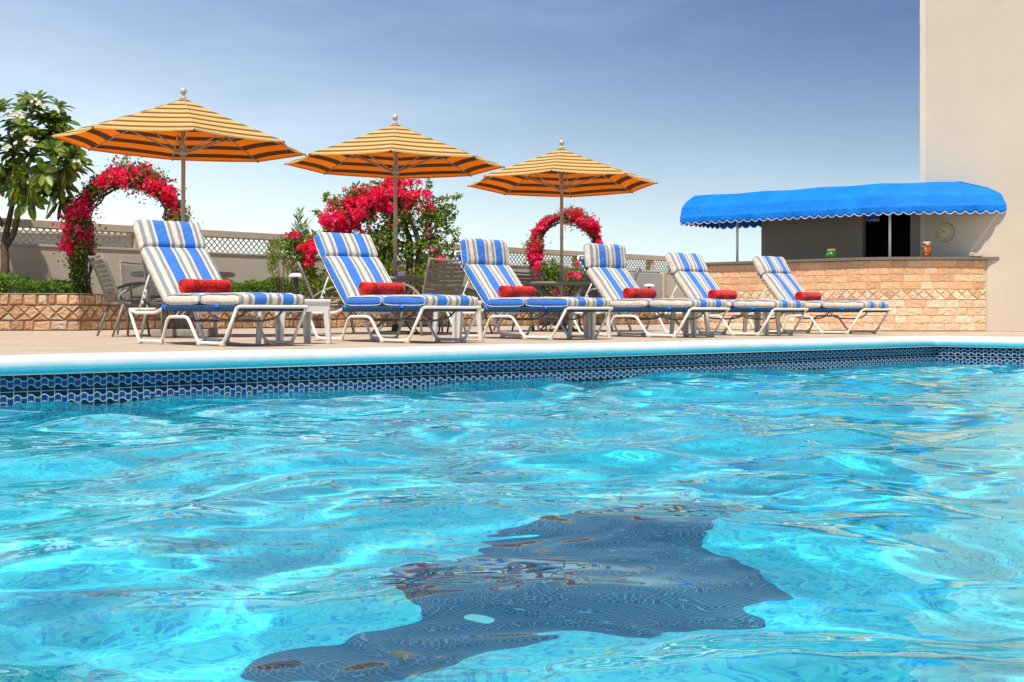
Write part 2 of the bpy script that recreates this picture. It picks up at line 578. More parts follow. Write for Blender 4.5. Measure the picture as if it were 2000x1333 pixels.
class MB:
    def __init__(s):
        s.v, s.f, s.m, s.c = [], [], [], []
        s.mi = 0
        s.col = None

    def add(s, verts, faces, col=None):
        b = len(s.v)
        s.v.extend([tuple(p) for p in verts])
        s.f.extend([tuple(b + i for i in f) for f in faces])
        s.m.extend([s.mi] * len(faces))
        cc = col if col is not None else s.col
        s.c.extend([cc or (1, 1, 1)] * len(verts))

    def box(s, a, b, M=None):
        x0, y0, z0 = a
        x1, y1, z1 = b
        vs = [Vector(p) for p in ((x0, y0, z0), (x1, y0, z0), (x1, y1, z0), (x0, y1, z0), (x0, y0, z1), (x1, y0, z1), (x1, y1, z1), (x0, y1, z1))]
        if M:
            vs = [M @ p for p in vs]
        s.add(vs, [(0, 3, 2, 1), (4, 5, 6, 7), (0, 1, 5, 4), (1, 2, 6, 5), (2, 3, 7, 6), (3, 0, 4, 7)])

    def tube(s, pts, r, n=8, closed=False, cap=True):
        pts = [Vector(p) for p in pts]
        N = len(pts)
        rs = r if isinstance(r, (list, tuple)) else [r] * N
        up = None
        rings = []
        for i, p in enumerate(pts):
            if closed:
                t = (pts[(i + 1) % N] - pts[i - 1]).normalized()
            else:
                t = (pts[min(i + 1, N - 1)] - pts[max(i - 1, 0)]).normalized()
            if up is None:
                up = Vector((0, 0, 1)) if abs(t.z) < 0.9 else Vector((1, 0, 0))
            a = (up - t * up.dot(t))
            if a.length < 1e-5:
                a = t.orthogonal()
            a.normalize()
            b = t.cross(a)
            up = a
            rings.append([p + (a * math.cos(2 * math.pi * k / n) + b * math.sin(2 * math.pi * k / n)) * rs[i] for k in range(n)])
        vs = [q for rg in rings for q in rg]
        fs = []
        for i in range(N if closed else N - 1):
            j = (i + 1) % N
            for k in range(n):
                fs.append((i * n + k, i * n + (k + 1) % n, j * n + (k + 1) % n, j * n + k))
        if cap and not closed:
            fs.append(tuple(range(n))[::-1])
            fs.append(tuple((N - 1) * n + k for k in range(n)))
        s.add(vs, fs)

    def lathe(s, prof, c=(0, 0, 0), n=24):
        vs, fs = [], []
        for r, z in prof:
            for k in range(n):
                a = 2 * math.pi * k / n
                vs.append((c[0] + r * math.cos(a), c[1] + r * math.sin(a), c[2] + z))
        for i in range(len(prof) - 1):
            for k in range(n):
                fs.append((i * n + k, i * n + (k + 1) % n, (i + 1) * n + (k + 1) % n, (i + 1) * n + k))
        fs.append(tuple(range(n))[::-1])
        fs.append(tuple((len(prof) - 1) * n + k for k in range(n)))
        s.add(vs, fs)

    def rbox(s, size, r, M=None, seg=3, div=(4, 6, 2), puff=0.0, side_mat=None, wob=0.0, seed=0):
        """rounded cushion box centred on the origin"""
        hx, hy, hz = size[0] / 2, size[1] / 2, size[2] / 2
        r = min(r, hx, hy, hz)

        def axis(h, d):
            a = [-h]
            for i in range(1, seg + 1):
                a.append(-h + r * i / seg)
            for i in range(1, d):
                a.append(-h + r + (2 * h - 2 * r) * i / d)
            a += [-q for q in a[:seg + 1][::-1]]
            return sorted(set(round(q, 6) for q in a))
        X, Y, Z = axis(hx, div[0]), axis(hy, div[1]), axis(hz, div[2])
        rnd = random.Random(seed)
        ph = [rnd.uniform(0, 6.28) for _ in range(6)]
        idx = {}
        vs, fs, ms = [], [], []

        def vert(p):
            k = tuple(round(q, 6) for q in p)
            if k not in idx:
                q = Vector(p)
                inner = Vector((max(-hx + r, min(hx - r, q.x)), max(-hy + r, min(hy - r, q.y)), max(-hz + r, min(hz - r, q.z))))
                dlt = q - inner
                if dlt.length > 1e-9:
                    q = inner + dlt.normalized() * r
                if puff:
                    k2 = 1 + puff * (1 - (abs(q.x) / hx) ** 4) * (1 - (abs(q.y) / hy) ** 4) - puff * 0.6 * (abs(q.y) / hy) ** 6
                    q.z *= k2
                    q.x += math.copysign(puff * 0.10 * hz * (1 - (q.z / hz / 1.3) ** 2), q.x) if abs(q.x) > hx * 0.8 else 0
                if wob:
                    w_ = math.sin(q.x * 17 + ph[0]) * math.sin(q.y * 13 + ph[1]) + 0.6 * math.sin(q.x * 7 + q.y * 23 + ph[2])
                    q.z += wob * w_ * (1 if q.z > 0 else 0.3)
                    if abs(q.x) > hx - r * 1.2:
                        q.x += wob * 0.8 * math.sin(q.y * 31 + ph[3])
                idx[k] = len(vs)
                vs.append(q)
            return idx[k]

        def face(ps, side):
            fs.append(tuple(vert(p) for p in ps))
            ms.append(side)
        for i in range(len(X) - 1):
            for j in range(len(Y) - 1):
                x0, x1, y0, y1 = X[i], X[i + 1], Y[j], Y[j + 1]
                face([(x0, y0, hz), (x1, y0, hz), (x1, y1, hz), (x0, y1, hz)], 0)
                face([(x0, y1, -hz), (x1, y1, -hz), (x1, y0, -hz), (x0, y0, -hz)], 0)
        for i in range(len(X) - 1):
            for j in range(len(Z) - 1):
                x0, x1, z0, z1 = X[i], X[i + 1], Z[j], Z[j + 1]
                face([(x0, -hy, z0), (x1, -hy, z0), (x1, -hy, z1), (x0, -hy, z1)], 0)
                face([(x1, hy, z0), (x0, hy, z0), (x0, hy, z1), (x1, hy, z1)], 0)
        for i in range(len(Y) - 1):
            for j in range(len(Z) - 1):
                y0, y1, z0, z1 = Y[i], Y[i + 1], Z[j], Z[j + 1]
                face([(-hx, y1, z0), (-hx, y0, z0), (-hx, y0, z1), (-hx, y1, z1)], 1)
                face([(hx, y0, z0), (hx, y1, z0), (hx, y1, z1), (hx, y0, z1)], 1)
        if M:
            vs = [M @ q for q in vs]
        b = len(s.v)
        s.v.extend([tuple(p) for p in vs])
        s.f.extend([tuple(b + i for i in f) for f in fs])
        s.m.extend([(side_mat if (k and side_mat is not None) else s.mi) for k in ms])
        s.c.extend([s.col or (1, 1, 1)] * len(vs))

    def build(s, name, mats, parent=None, smooth=False, cols=False, bevel=0, auto=None, uvs=None):
        me = bpy.data.meshes.new(name)
        me.from_pydata(s.v, [], s.f)
        if isinstance(mats, str):
            mats = [mats]
        for m in mats:
            me.materials.append(MATS[m])
        if len(mats) > 1:
            me.polygons.foreach_set('material_index', s.m)
        if cols:
            ca = me.color_attributes.new("Col", 'FLOAT_COLOR', 'POINT')
            arr = np.ones((len(s.v), 4), dtype=np.float32)
            arr[:, :3] = np.array(s.c, dtype=np.float32)
            ca.data.foreach_set('color', arr.ravel())
        if uvs is not None:
            ul = me.uv_layers.new(name="UVMap")
            li = np.zeros(len(me.loops), dtype=np.int32)
            me.loops.foreach_get('vertex_index', li)
            ul.data.foreach_set('uv', np.array(uvs, dtype=np.float32)[li].ravel())
        me.update()
        if smooth:
            me.polygons.foreach_set('use_smooth', [True] * len(me.polygons))
            if auto:
                me.set_sharp_from_angle(angle=math.radians(auto))
        o = bpy.data.objects.new(name, me)
        SC.collection.objects.link(o)
        if parent:
            o.parent = parent
        if bevel:
            b = o.modifiers.new("bevel", 'BEVEL')
            b.width = bevel
            b.segments = 2
            b.limit_method = 'ANGLE'
            b.harden_normals = False
        return o


def tag(o, label=None, cat=None, group=None, kind=None):
    if label:
        o['label'] = label
    if cat:
        o['category'] = cat
    if group:
        o['group'] = group
    if kind:
        o['kind'] = kind
    return o


def thing(name, loc, rz, label, cat, group=None):
    e = bpy.data.objects.new(name, None)
    e.empty_display_size = 0.1
    e.location = loc
    e.rotation_euler = (0, 0, rz)
    SC.collection.objects.link(e)
    return tag(e, label, cat, group)


def copy_tree(o, parent=None):
    c = o.copy()
    SC.collection.objects.link(c)
    c.parent = parent
    for ch in [q for q in bpy.data.objects if q.parent == o]:
        copy_tree(ch, c)
    return c


def fillet(pts, rad, seg=4, closed=False):
    pts = [Vector(p) for p in pts]
    out = []
    N = len(pts)
    for i, p in enumerate(pts):
        if not closed and (i == 0 or i == N - 1):
            out.append(p)
            continue
        a, b = pts[i - 1], pts[(i + 1) % N]
        da, db = (a - p), (b - p)
        r = min(rad, da.length * 0.45, db.length * 0.45)
        pa, pb = p + da.normalized() * r, p + db.normalized() * r
        for k in range(seg + 1):
            t = k / seg
            out.append(pa * (1 - t) ** 2 + p * 2 * t * (1 - t) + pb * t * t)
    return out


def np_mesh(name, verts, faces, mats, cols=None, parent=None, smooth=True, midx=None):
    me = bpy.data.meshes.new(name)
    nv, nf, k = len(verts), len(faces), faces.shape[1]
    me.vertices.add(nv)
    me.vertices.foreach_set('co', np.asarray(verts, dtype=np.float32).ravel())
    me.loops.add(nf * k)
    me.loops.foreach_set('vertex_index', np.asarray(faces, dtype=np.int32).ravel())
    me.polygons.add(nf)
    me.polygons.foreach_set('loop_start', np.arange(0, nf * k, k, dtype=np.int32))
    for m in ([mats] if isinstance(mats, str) else mats):
        me.materials.append(MATS[m])
    if midx is not None:
        me.polygons.foreach_set('material_index', midx.astype(np.int32))
    me.update(calc_edges=True)
    if smooth:
        me.polygons.foreach_set('use_smooth', np.ones(nf, dtype=bool))
    if cols is not None:
        ca = me.color_attributes.new("Col", 'FLOAT_COLOR', 'POINT')
        arr = np.ones((nv, 4), dtype=np.float32)
        arr[:, :3] = cols
        ca.data.foreach_set('color', arr.ravel())
    o = bpy.data.objects.new(name, me)
    SC.collection.objects.link(o)
    if parent:
        o.parent = parent
    return o


# ------------------------------------------------------------------ ground, deck, pool
def sheet(name, pts, mat, kind='structure'):
    b = MB()
    b.add(pts, [tuple(range(len(pts)))])
    return tag(b.build(name, mat), kind=kind)


# the deck, one sheet with the pool cut out of it (L of two quads), in the site frame
def deck():
    b = MB()
    e = 0.28
    S0, S1, D0, D1 = -25, 40, -30, 32
    P = lambda s, d: (s, d, -0.004)
    b.add([P(S0, EDGE + e), P(S1, EDGE + e), P(S1, D1), P(S0, D1)], [(0, 1, 2, 3)])
    b.add([P(CORN + e, D0), P(S1, D0), P(S1, EDGE + e), P(CORN + e, EDGE + e)], [(0, 1, 2, 3)])
    o = b.build('deck', 'deck_stone')
    o.rotation_euler = (0, 0, ROT)
    tag(o, kind='structure')


deck()

sheet('ground', [(-900, -900, -4.0), (900, -900, -4.0), (900, 900, -4.0), (-900, 900, -4.0)], 'neighbour_wall')

PS0, PD0 = -9.0, -7.0   # far limits of the pool behind the camera


def coping():
    prof = [(0.30, -0.02), (0.30, 0.002), (0.20, 0.006), (0.04, 0.008), (0.0, 0.004), (-0.018, -0.004), (-0.030, -0.018), (-0.034, -0.032),
            (-0.035, -0.050), (-0.035, -0.065), (-0.034, -0.080), (-0.031, -0.094), (-0.024, -0.102), (0.03, -0.104)]
    # path in (s, d): along the edge then round the corner
    R = 0.10
    path = [(PS0 - 1, EDGE, 0, 1)]
    S = np.linspace(PS0, CORN - R, 40)
    for s in S:
        path.append((s, EDGE, 0, 1))
    for k in range(1, 7):
        a = math.pi / 2 * k / 7
        path.append((CORN - R + R * math.sin(a), EDGE - R + R * math.cos(a), math.sin(a), math.cos(a)))
    for d in np.linspace(EDGE - R, PD0, 20):
        path.append((CORN, d, 1, 0))
    b = MB()
    vs, fs = [], []
    n = len(prof)
    for i, (s, d, ns_, nd_) in enumerate(path):
        wob = 0.0018 * math.sin(s * 2.1) + 0.0012 * math.sin(s * 5.7 + 1)
        for o_, z in prof:
            vs.append((s + ns_ * o_, d + nd_ * o_, z + wob * (1 if z > -0.1 else 0)))
    for i in range(len(path) - 1):
        for k in range(n - 1):
            fs.append((i * n + k, (i + 1) * n + k, (i + 1) * n + k + 1, i * n + k + 1))
    b.add(vs, fs)
    o = b.build('pool_coping', 'coping_white_cyan', smooth=True, auto=60)
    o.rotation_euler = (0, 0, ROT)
    tag(o, kind='structure')


coping()


def pool_walls():
    tw, th = 0.081, 0.0975
    ztop = -0.106
    zb = ztop - 3 * th
    b = MB()
    uv = []
    R = 0.0
    pts = [(PS0, EDGE), (CORN, EDGE), (CORN, PD0)]
    L = 0
    for (a, c) in zip(pts, pts[1:]):
        ln = math.hypot(c[0] - a[0], c[1] - a[1])
        off = math.ceil(L / tw) * tw
        b.add([(a[0], a[1], zb), (c[0], c[1], zb), (c[0], c[1], ztop), (a[0], a[1], ztop)], [(0, 1, 2, 3)])
        for (l_, z_) in ((off, 0), (off + ln, 0), (off + ln, 3), (off, 3)):
            uv.append((l_ / tw, z_))
        L = off + ln
    band = b.build('tile_band', 'wave_tile', uvs=uv)
    zf = WATER - DEPTH
    b = MB()
    b.add([(PS0, EDGE, zf), (CORN, EDGE, zf), (CORN, EDGE, zb), (PS0, EDGE, zb)], [(0, 1, 2, 3)])
    b.add([(CORN, EDGE, zf), (CORN, PD0, zf), (CORN, PD0, zb), (CORN, EDGE, zb)], [(0, 1, 2, 3)])
    b.add([(PS0, PD0, zf), (PS0, EDGE, zf), (PS0, EDGE, -0.1), (PS0, PD0, -0.1)], [(0, 1, 2, 3)])
    b.add([(CORN, PD0, zf), (PS0, PD0, zf), (PS0, PD0, -0.1), (CORN, PD0, -0.1)], [(0, 1, 2, 3)])
    b.add([(PS0, PD0, zf), (CORN, PD0, zf), (CORN, EDGE, zf), (PS0, EDGE, zf)], [(0, 1, 2, 3)])
    o = b.build('pool_basin', 'pool_mosaic')
    o.rotation_euler = (0, 0, ROT)
    tag(o, kind='structure')
    band.parent = o
    try:
        o.cycles.is_caustics_receiver = True
    except Exception:
        pass
    # the dark picture laid into the floor: photograph outline sent down through still water to the floor
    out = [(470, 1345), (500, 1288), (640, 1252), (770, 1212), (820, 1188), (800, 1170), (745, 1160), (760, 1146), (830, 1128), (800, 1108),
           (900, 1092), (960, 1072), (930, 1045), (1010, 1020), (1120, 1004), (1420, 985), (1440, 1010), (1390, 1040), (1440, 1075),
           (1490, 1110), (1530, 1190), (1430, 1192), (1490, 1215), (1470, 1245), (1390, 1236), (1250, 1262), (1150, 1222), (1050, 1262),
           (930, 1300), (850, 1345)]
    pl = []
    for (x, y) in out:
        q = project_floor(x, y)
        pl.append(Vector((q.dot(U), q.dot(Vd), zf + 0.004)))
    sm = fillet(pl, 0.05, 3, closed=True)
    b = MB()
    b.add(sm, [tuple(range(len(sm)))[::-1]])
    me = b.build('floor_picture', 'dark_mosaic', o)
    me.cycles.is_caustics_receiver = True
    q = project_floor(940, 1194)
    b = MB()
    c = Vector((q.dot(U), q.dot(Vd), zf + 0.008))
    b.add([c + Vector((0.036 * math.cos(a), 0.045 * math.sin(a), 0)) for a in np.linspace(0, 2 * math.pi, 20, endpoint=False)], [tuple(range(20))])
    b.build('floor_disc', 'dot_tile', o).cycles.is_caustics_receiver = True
    band.cycles.is_caustics_receiver = True


def project_floor(x, y):
    tan = (y - HZ) / F
    Yw = (CAM_H - WATER) / tan
    ca = math.cos(math.atan(tan)) / 1.333
    ref = math.acos(ca)
    Yt = Yw + DEPTH / math.tan(ref)
    return Vector(((x - 1000) / F * Yt, Yt, 0))


pool_walls()


def water():
    st = 0.024
    s = np.arange(PS0, CORN + st * 0.5, st)
    s[-1] = CORN + 0.004
    d = np.arange(PD0, EDGE + st * 0.5, st)
    d[-1] = EDGE + 0.004
    Sg, Dg = np.meshgrid(s, d)
    rng = np.random.RandomState(11)
    Z = np.zeros_like(Sg)
    # domain warp keeps the ripples from looking like plain sine sums
    wx = 0.22 * np.sin(Sg * 1.7 + 1.1 * np.sin(Dg * 1.3)) + 0.10 * np.sin(Dg * 3.1 + Sg * 0.9)
    wy = 0.22 * np.sin(Dg * 1.9 + 1.3 * np.sin(Sg * 1.1 + 2)) + 0.10 * np.sin(Sg * 3.7 - Dg * 1.2)
    for lam, amp, n in ((2.2, 0.0062, 5), (1.2, 0.0054, 7), (0.72, 0.0024, 10), (0.44, 0.00080, 14), (0.26, 0.00014, 12)):
        for _ in range(n):
            L = lam * rng.uniform(0.75, 1.3)
            a = rng.uniform(0, 2 * math.pi)
            k = 2 * math.pi / L
            ph = rng.uniform(0, 6.28)
            w = np.sin(k * ((Sg + wx) * math.cos(a) + (Dg + wy) * math.sin(a)) + ph)
            Z += amp * rng.uniform(0.6, 1.2) * w
    Z = WATER + Z
    ny, nx = Sg.shape
    V = np.stack([Sg, Dg, Z], -1).reshape(-1, 3)
    i = np.arange(ny - 1)[:, None] * nx + np.arange(nx - 1)[None, :]
    Fc = np.stack([i, i + 1, i + nx + 1, i + nx], -1).reshape(-1, 4)
    o = np_mesh('water', V, Fc, 'pool_water')
    o.rotation_euler = (0, 0, ROT)
    tag(o, kind='structure')
    try:
        o.cycles.is_caustics_caster = True
    except Exception as e:
        print(e)


water()


# ------------------------------------------------------------------ sun loungers
def make_lounger(label, foot, rz, joint, pil, blue_side, seed):
    """foot = world xy of the near left front foot; local x along the pool edge, y towards the head"""
    M0 = Matrix.Rotation(rz, 4, 'Z')
    root = thing('sun_lounger', Vector((foot.x, foot.y, 0)) + M0 @ Vector((0.31, 0, 0)), rz, label, 'sun lounger', 'striped sun loungers in a row along the pool')
    hw = 0.31
    r = 0.0135
    for sx in (-1, 1):
        b = MB()
        x = sx * hw
        # the sled shaped side frame, foot leg first; left and right are joined by the foot bar
        b.tube(fillet([(x, -0.20, 0.30), (x, 0.0, 0.022), (x, 0.40, 0.022), (x, 0.575, 0.228), (x, 0.91, 0.228), (x, 1.015, 0.022), (x, 1.43, 0.022),
                       (x, 1.62, 0.300), (x, 1.50, 0.262), (x, 1.12, 0.262), (x, 1.0, 0.298), (x, 0.95, 0.298)], 0.055, 4), r, 8)
        for yy in (0.68, 0.78):
            b.tube([(x, yy, 0.228), (x - sx * 0.01, yy - 0.06, 0.290)], 0.006, 6)
        b.build('side_frame', 'white_tube', root, smooth=True)
        for yy in (0.02, 0.38, 1.035, 1.41):
            f = MB()
            f.rbox((0.036, 0.055, 0.034), 0.008, Matrix.Translation((x, yy, 0.017)), 2, (1, 1, 1))
            f.build('foot_cap', 'foot_plastic', root, smooth=True)
    b = MB()
    b.tube(fillet([(-hw, -0.205, 0.297), (-hw, -0.225, 0.308), (hw, -0.225, 0.308), (hw, -0.205, 0.297)], 0.02, 3), r, 8)
    b.build('foot_bar', 'white_tube', root, smooth=True)
    b = MB()
    b.tube([(-hw, 1.62, 0.292), (hw, 1.62, 0.292)], r * 0.9, 8)
    b.build('head_bar', 'white_tube', root, smooth=True)
    # bowed cross braces
    for yy in (0.78, 0.20):
        b = MB()
        pts = []
        for k in range(15):
            t = k / 14 * 2 - 1
            pts.append((t * (hw - 0.01), yy - 0.09 * t, 0.288 - 0.095 * (1 - t ** 4) ** 0.8))
        b.tube(pts, 0.009, 6)
        b.build('cross_brace', 'grey_tube', root, smooth=True)
    # strapped seat: each strap wraps the rails, as one woven deck
    b = MB()
    y = -0.17
    while y < 0.98:
        b.box((-hw - 0.016, y, 0.272), (hw + 0.016, y + 0.050, 0.322))
        y += 0.056
    b.build('seat_straps', 'blue_strap', root, bevel=0.012, smooth=True)
    hinge = Vector((0, 0.965, 0.345))
    jt = Vector((0, joint[0], joint[1]))
    bd = (jt - hinge)
    blen = bd.length
    blade = 0.74 if pil < 70 else 0.84
    ang = math.atan2(bd.z, bd.y)
    nrm = Vector((0, -math.sin(ang), math.cos(ang)))
    bu = bd.normalized()
    # backrest frame and straps behind the cushion
    b = MB()
    base = Vector((0, 0.99, 0.30))
    hb = 0.262
    top = base + bu * blade
    b.tube(fillet([base + Vector((-hb, 0, 0)), top + Vector((-hb, 0, 0)), top + Vector((hb, 0, 0)), base + Vector((hb, 0, 0))], 0.07, 5), r * 0.95, 8)
    b.build('back_frame', 'white_tube', root, smooth=True)
    b = MB()
    k = 0.06
    Mb = Matrix.Translation(base) @ Matrix.Rotation(ang, 4, 'X')
    while k < blade - 0.09:
        b.box((-hb - 0.012, k, -0.018), (hb + 0.012, k + 0.050, 0.018), Mb)
        k += 0.056
    b.build('back_straps', 'blue_strap', root, bevel=0.009, smooth=True)
    # notched prop that holds the back up
    for sx in (-1, 1):
        b = MB()
        p0 = Vector((sx * (hw - 0.03), 1.50, 0.272))
        p1 = base + bu * 0.42 + Vector((sx * (hw - 0.03), 0, 0)) - nrm * 0.02
        b.tube([p0, p1], 0.008, 6)
        dv = (p1 - p0)
        for q in (0.30, 0.45, 0.60):
            c = p0 + dv * q
            b.tube([c, c + Vector((0, -0.022, -0.012)), c + Vector((0, -0.020, -0.030))], 0.007, 6)
        b.build('back_prop', 'white_tube', root, smooth=True)
    # cushions
    side = 'side_blue' if blue_side else 'side_cream'
    mats = ['stripe_fabric', side]
    pipe = 'piping_white' if blue_side else 'piping_grey'
    w = 0.597
    T = 0.088

    def cushion(name, M, L, th, puff, sd_):
        c = MB()
        c.rbox((w, L, th), 0.034, M, 3, (12, 9, 2), puff=puff, side_mat=1, wob=0.003, seed=sd_)
        o = c.build(name, mats, root, smooth=True)
        for sx in (-1, 1):
            p = MB()
            for zz in (-1, 1):
                pts = []
                for k_ in range(13):
                    t = -1 + 2 * k_ / 12
                    pts.append(M @ Vector((sx * (w / 2 - 0.006), t * (L / 2 - 0.016), zz * (th / 2 - 0.004) * (1 - 0.28 * t ** 6))))
                if zz < 0:
                    pts = pts[::-1]
                loop = pts if zz < 0 else loop0 + pts
                loop0 = list(pts)
            p.tube(loop, 0.0042, 6, closed=True)
            p.build('piping', pipe, o, smooth=True)
        return o
    zc = 0.322 + T / 2
    cushion('leg_cushion', Matrix.Translation((0, 0.092, zc)) @ Matrix.Rotation(math.radians(0.6), 4, 'X'), 0.62, T, 0.26, seed * 7 + 1)
    cushion('seat_cushion', Matrix.Translation((0, 0.70, zc + 0.002)), 0.575, T, 0.30, seed * 7 + 2)
    cb = hinge + bu * (blen / 2 + 0.008) + nrm * (T * 0.15)
    cushion('back_cushion', Matrix.Translation(cb) @ Matrix.Rotation(ang, 4, 'X'), blen + 0.030, T + 0.012, 0.24, seed * 7 + 3)
    pa = math.radians(pil)
    pu = Vector((0, math.cos(pa), math.sin(pa)))
    pc = jt + pu * 0.156 + nrm * 0.016
    cushion('head_cushion', Matrix.Translation(pc) @ Matrix.Rotation(pa, 4, 'X'), 0.288, T + 0.022, 0.22, seed * 7 + 4)
    # cushion ties knotted round the rail
    for (tx, ty) in ((-hw - 0.012, 0.10), (-hw - 0.012, 0.97)):
        b = MB()
        c0 = Vector((tx, ty, 0.318))
        b.tube([c0 + Vector((0.01, 0.03, 0.008)), c0, c0 + Vector((-0.008, -0.03, -0.006)), c0 + Vector((-0.004, -0.05, -0.018))], [0.006, 0.014, 0.012, 0.004], 6)
        b.tube([c0, c0 + Vector((-0.004, 0.014, -0.03))], [0.010, 0.004], 6)
        b.build('cushion_tie', 'blue_ribbon', root, smooth=True)
    return root, M0


FEET = [(437, 10.12), (798, 11.23), (1078, 12.75), (1320, 13.90), (1483, 15.05), (1657, 16.40)]
LAB = [
    'striped sun lounger leftmost in the row, cream sided cushions, nearest the arch of flowers',
    'striped sun lounger with blue cushion sides and a sharply leaning blue edged headrest',
    'striped sun lounger with blue cushion sides and its headrest standing upright',
    'striped sun lounger with cream cushion sides and its headrest standing upright, white frame loop behind',
    'striped sun lounger with leaning headrest, second from the stone bar end of the row',
    'striped sun lounger last in the row, in front of the stone bar',
]
JT = [((1.405, 0.785), 59), ((1.335, 0.755), 55), ((1.330, 0.742), 80), ((1.335, 0.752), 83), ((1.305, 0.735), 58), ((1.330, 0.755), 57)]
LOUNGERS = []
for i in range(6):
    ft = at(*FEET[i])
    rz = ROT + math.radians([0.3, -0.5, 0.6, 0.0, -0.6, 0.4][i])
    LOUNGERS.append(make_lounger(LAB[i], ft, rz, JT[i][0], JT[i][1], i in (1, 2), i + 1))


# ------------------------------------------------------------------ rolled towels
def towel_mesh():
    r, L = 0.061, 0.435
    b = MB()
    n = 36
    prof = []
    NX = 26
    vs, fs = [], []
    for i in range(NX + 1):
        x = -L / 2 + L * i / NX
        e = min(1, (L / 2 - abs(x)) / 0.02)
        rr = r * (0.86 + 0.14 * math.sqrt(max(0, 1 - (1 - e) ** 2)))
        for k in range(n):
            a = 2 * math.pi * k / n
            q = rr * (1 + 0.012 * math.sin(3 * a + 9 * x) + 0.008 * math.sin(23 * x))
            vs.append((x, q * math.cos(a), q * 0.98 * math.sin(a)))
    for i in range(NX):
        for k in range(n):
            fs.append((i * n + k, (i + 1) * n + k, (i + 1) * n + (k + 1) % n, i * n + (k + 1) % n))
    b.add(vs, fs)
    b.tube([(-L / 2 + 0.004, (r * 0.93) * math.cos(t), (r * 0.93) * math.sin(t)) for t in np.linspace(0, 2 * math.pi, 30, endpoint=False)], 0.0055, 6, closed=True)
    # spiral end
    for sx in (-1, 1):
        pts = []
        for k in range(90):
            t = k / 89
            a = t * 2 * math.pi * 3.2
            q = 0.006 + (r * 0.80) * t
            pts.append((sx * (L / 2 + 0.001), q * math.cos(a), q * math.sin(a)))
        b.tube(pts, 0.0045, 5)
        fl = [(sx * (L / 2 - 0.003), 0.88 * r * math.cos(a), 0.88 * r * math.sin(a)) for a in np.linspace(0, 2 * math.pi, 30, endpoint=False)]
        b.add(fl, [tuple(range(30)) if sx > 0 else tuple(range(30))[::-1]])
    # the loose outer edge
    a0 = math.radians(250)
    b.tube([(x, (r + 0.002) * math.cos(a0), (r + 0.002) * math.sin(a0)) for x in np.linspace(-L / 2 + 0.01, L / 2 - 0.01, 20)], 0.0045, 6)
    return b


def towel_text():
    cu = bpy.data.curves.new('lettering_curve', 'FONT')
    cu.body = "Rotana"
    cu.size = 0.104
    cu.align_x = 'CENTER'
    cu.space_character = 1.05
    cu.resolution_u = 4
    cu.offset = 0.0012
    tmp = bpy.data.objects.new('lettering_tmp', cu)
    SC.collection.objects.link(tmp)
    dg = bpy.context.evaluated_depsgraph_get()
    me = bpy.data.meshes.new_from_object(tmp.evaluated_get(dg))
    bpy.data.objects.remove(tmp)
    import bmesh
    bm = bmesh.new()
    bm.from_mesh(me)
    bmesh.ops.triangulate(bm, faces=bm.faces)
    for _ in range(2):
        bmesh.ops.subdivide_edges(bm, edges=[e for e in bm.edges if e.calc_length() > 0.012], cuts=1)
    bmesh.ops.triangulate(bm, faces=bm.faces)
    r = 0.0632
    for v in bm.verts:
        a = (v.co.y - 0.032) / r      # arc up from the front of the roll
        ang = math.radians(180 - 28) - a
        v.co = Vector((v.co.x * 1.10 + 0.030, r * math.cos(ang), r * math.sin(ang)))
    bm.to_mesh(me)
    bm.free()
    me.materials.clear()
    me.materials.append(MATS['towel_dark_red'])
    return me


txt = towel_text()
t0 = None
TL = ['rolled red towel on the leftmost lounger, near the tall pink flower arch',
      'rolled red towel with clear lettering on the blue sided lounger with the leaning headrest',
      'rolled red towel on the blue sided lounger with the upright headrest',
      'rolled red towel on the cream sided lounger with the upright headrest',
      'rolled red towel half hidden behind the cushion of the next lounger',
      'rolled red towel on the last lounger, in front of the stone bar']
for i, (lg, M0) in enumerate(LOUNGERS):
    if t0 is None:
        t0 = thing('rolled_towel', (0, 0, 0), 0, TL[0], 'towel', 'rolled red towels on the loungers')
        tb = towel_mesh().build('towel_roll', 'towel_red', t0, smooth=True, auto=50)
        lt = bpy.data.objects.new('lettering', txt)
        SC.collection.objects.link(lt)
        lt.parent = tb
        e = t0
    else:
        e = copy_tree(t0)
    e['label'] = TL[i]
    off = [(-0.005, 0.835), (-0.015, 0.80), (-0.03, 0.80), (0.0, 0.80), (0.02, 0.81), (-0.02, 0.80)][i]
    p = lg.location + M0 @ Vector((off[0], off[1], 0.482))
    e.location = p
    e.rotation_euler = (math.radians([9, 16, 9, 6, 40, 30][i]), 0, lg.rotation_euler[2] + math.radians([0.5, -2, 1, -1.5, 2, 0][i]))


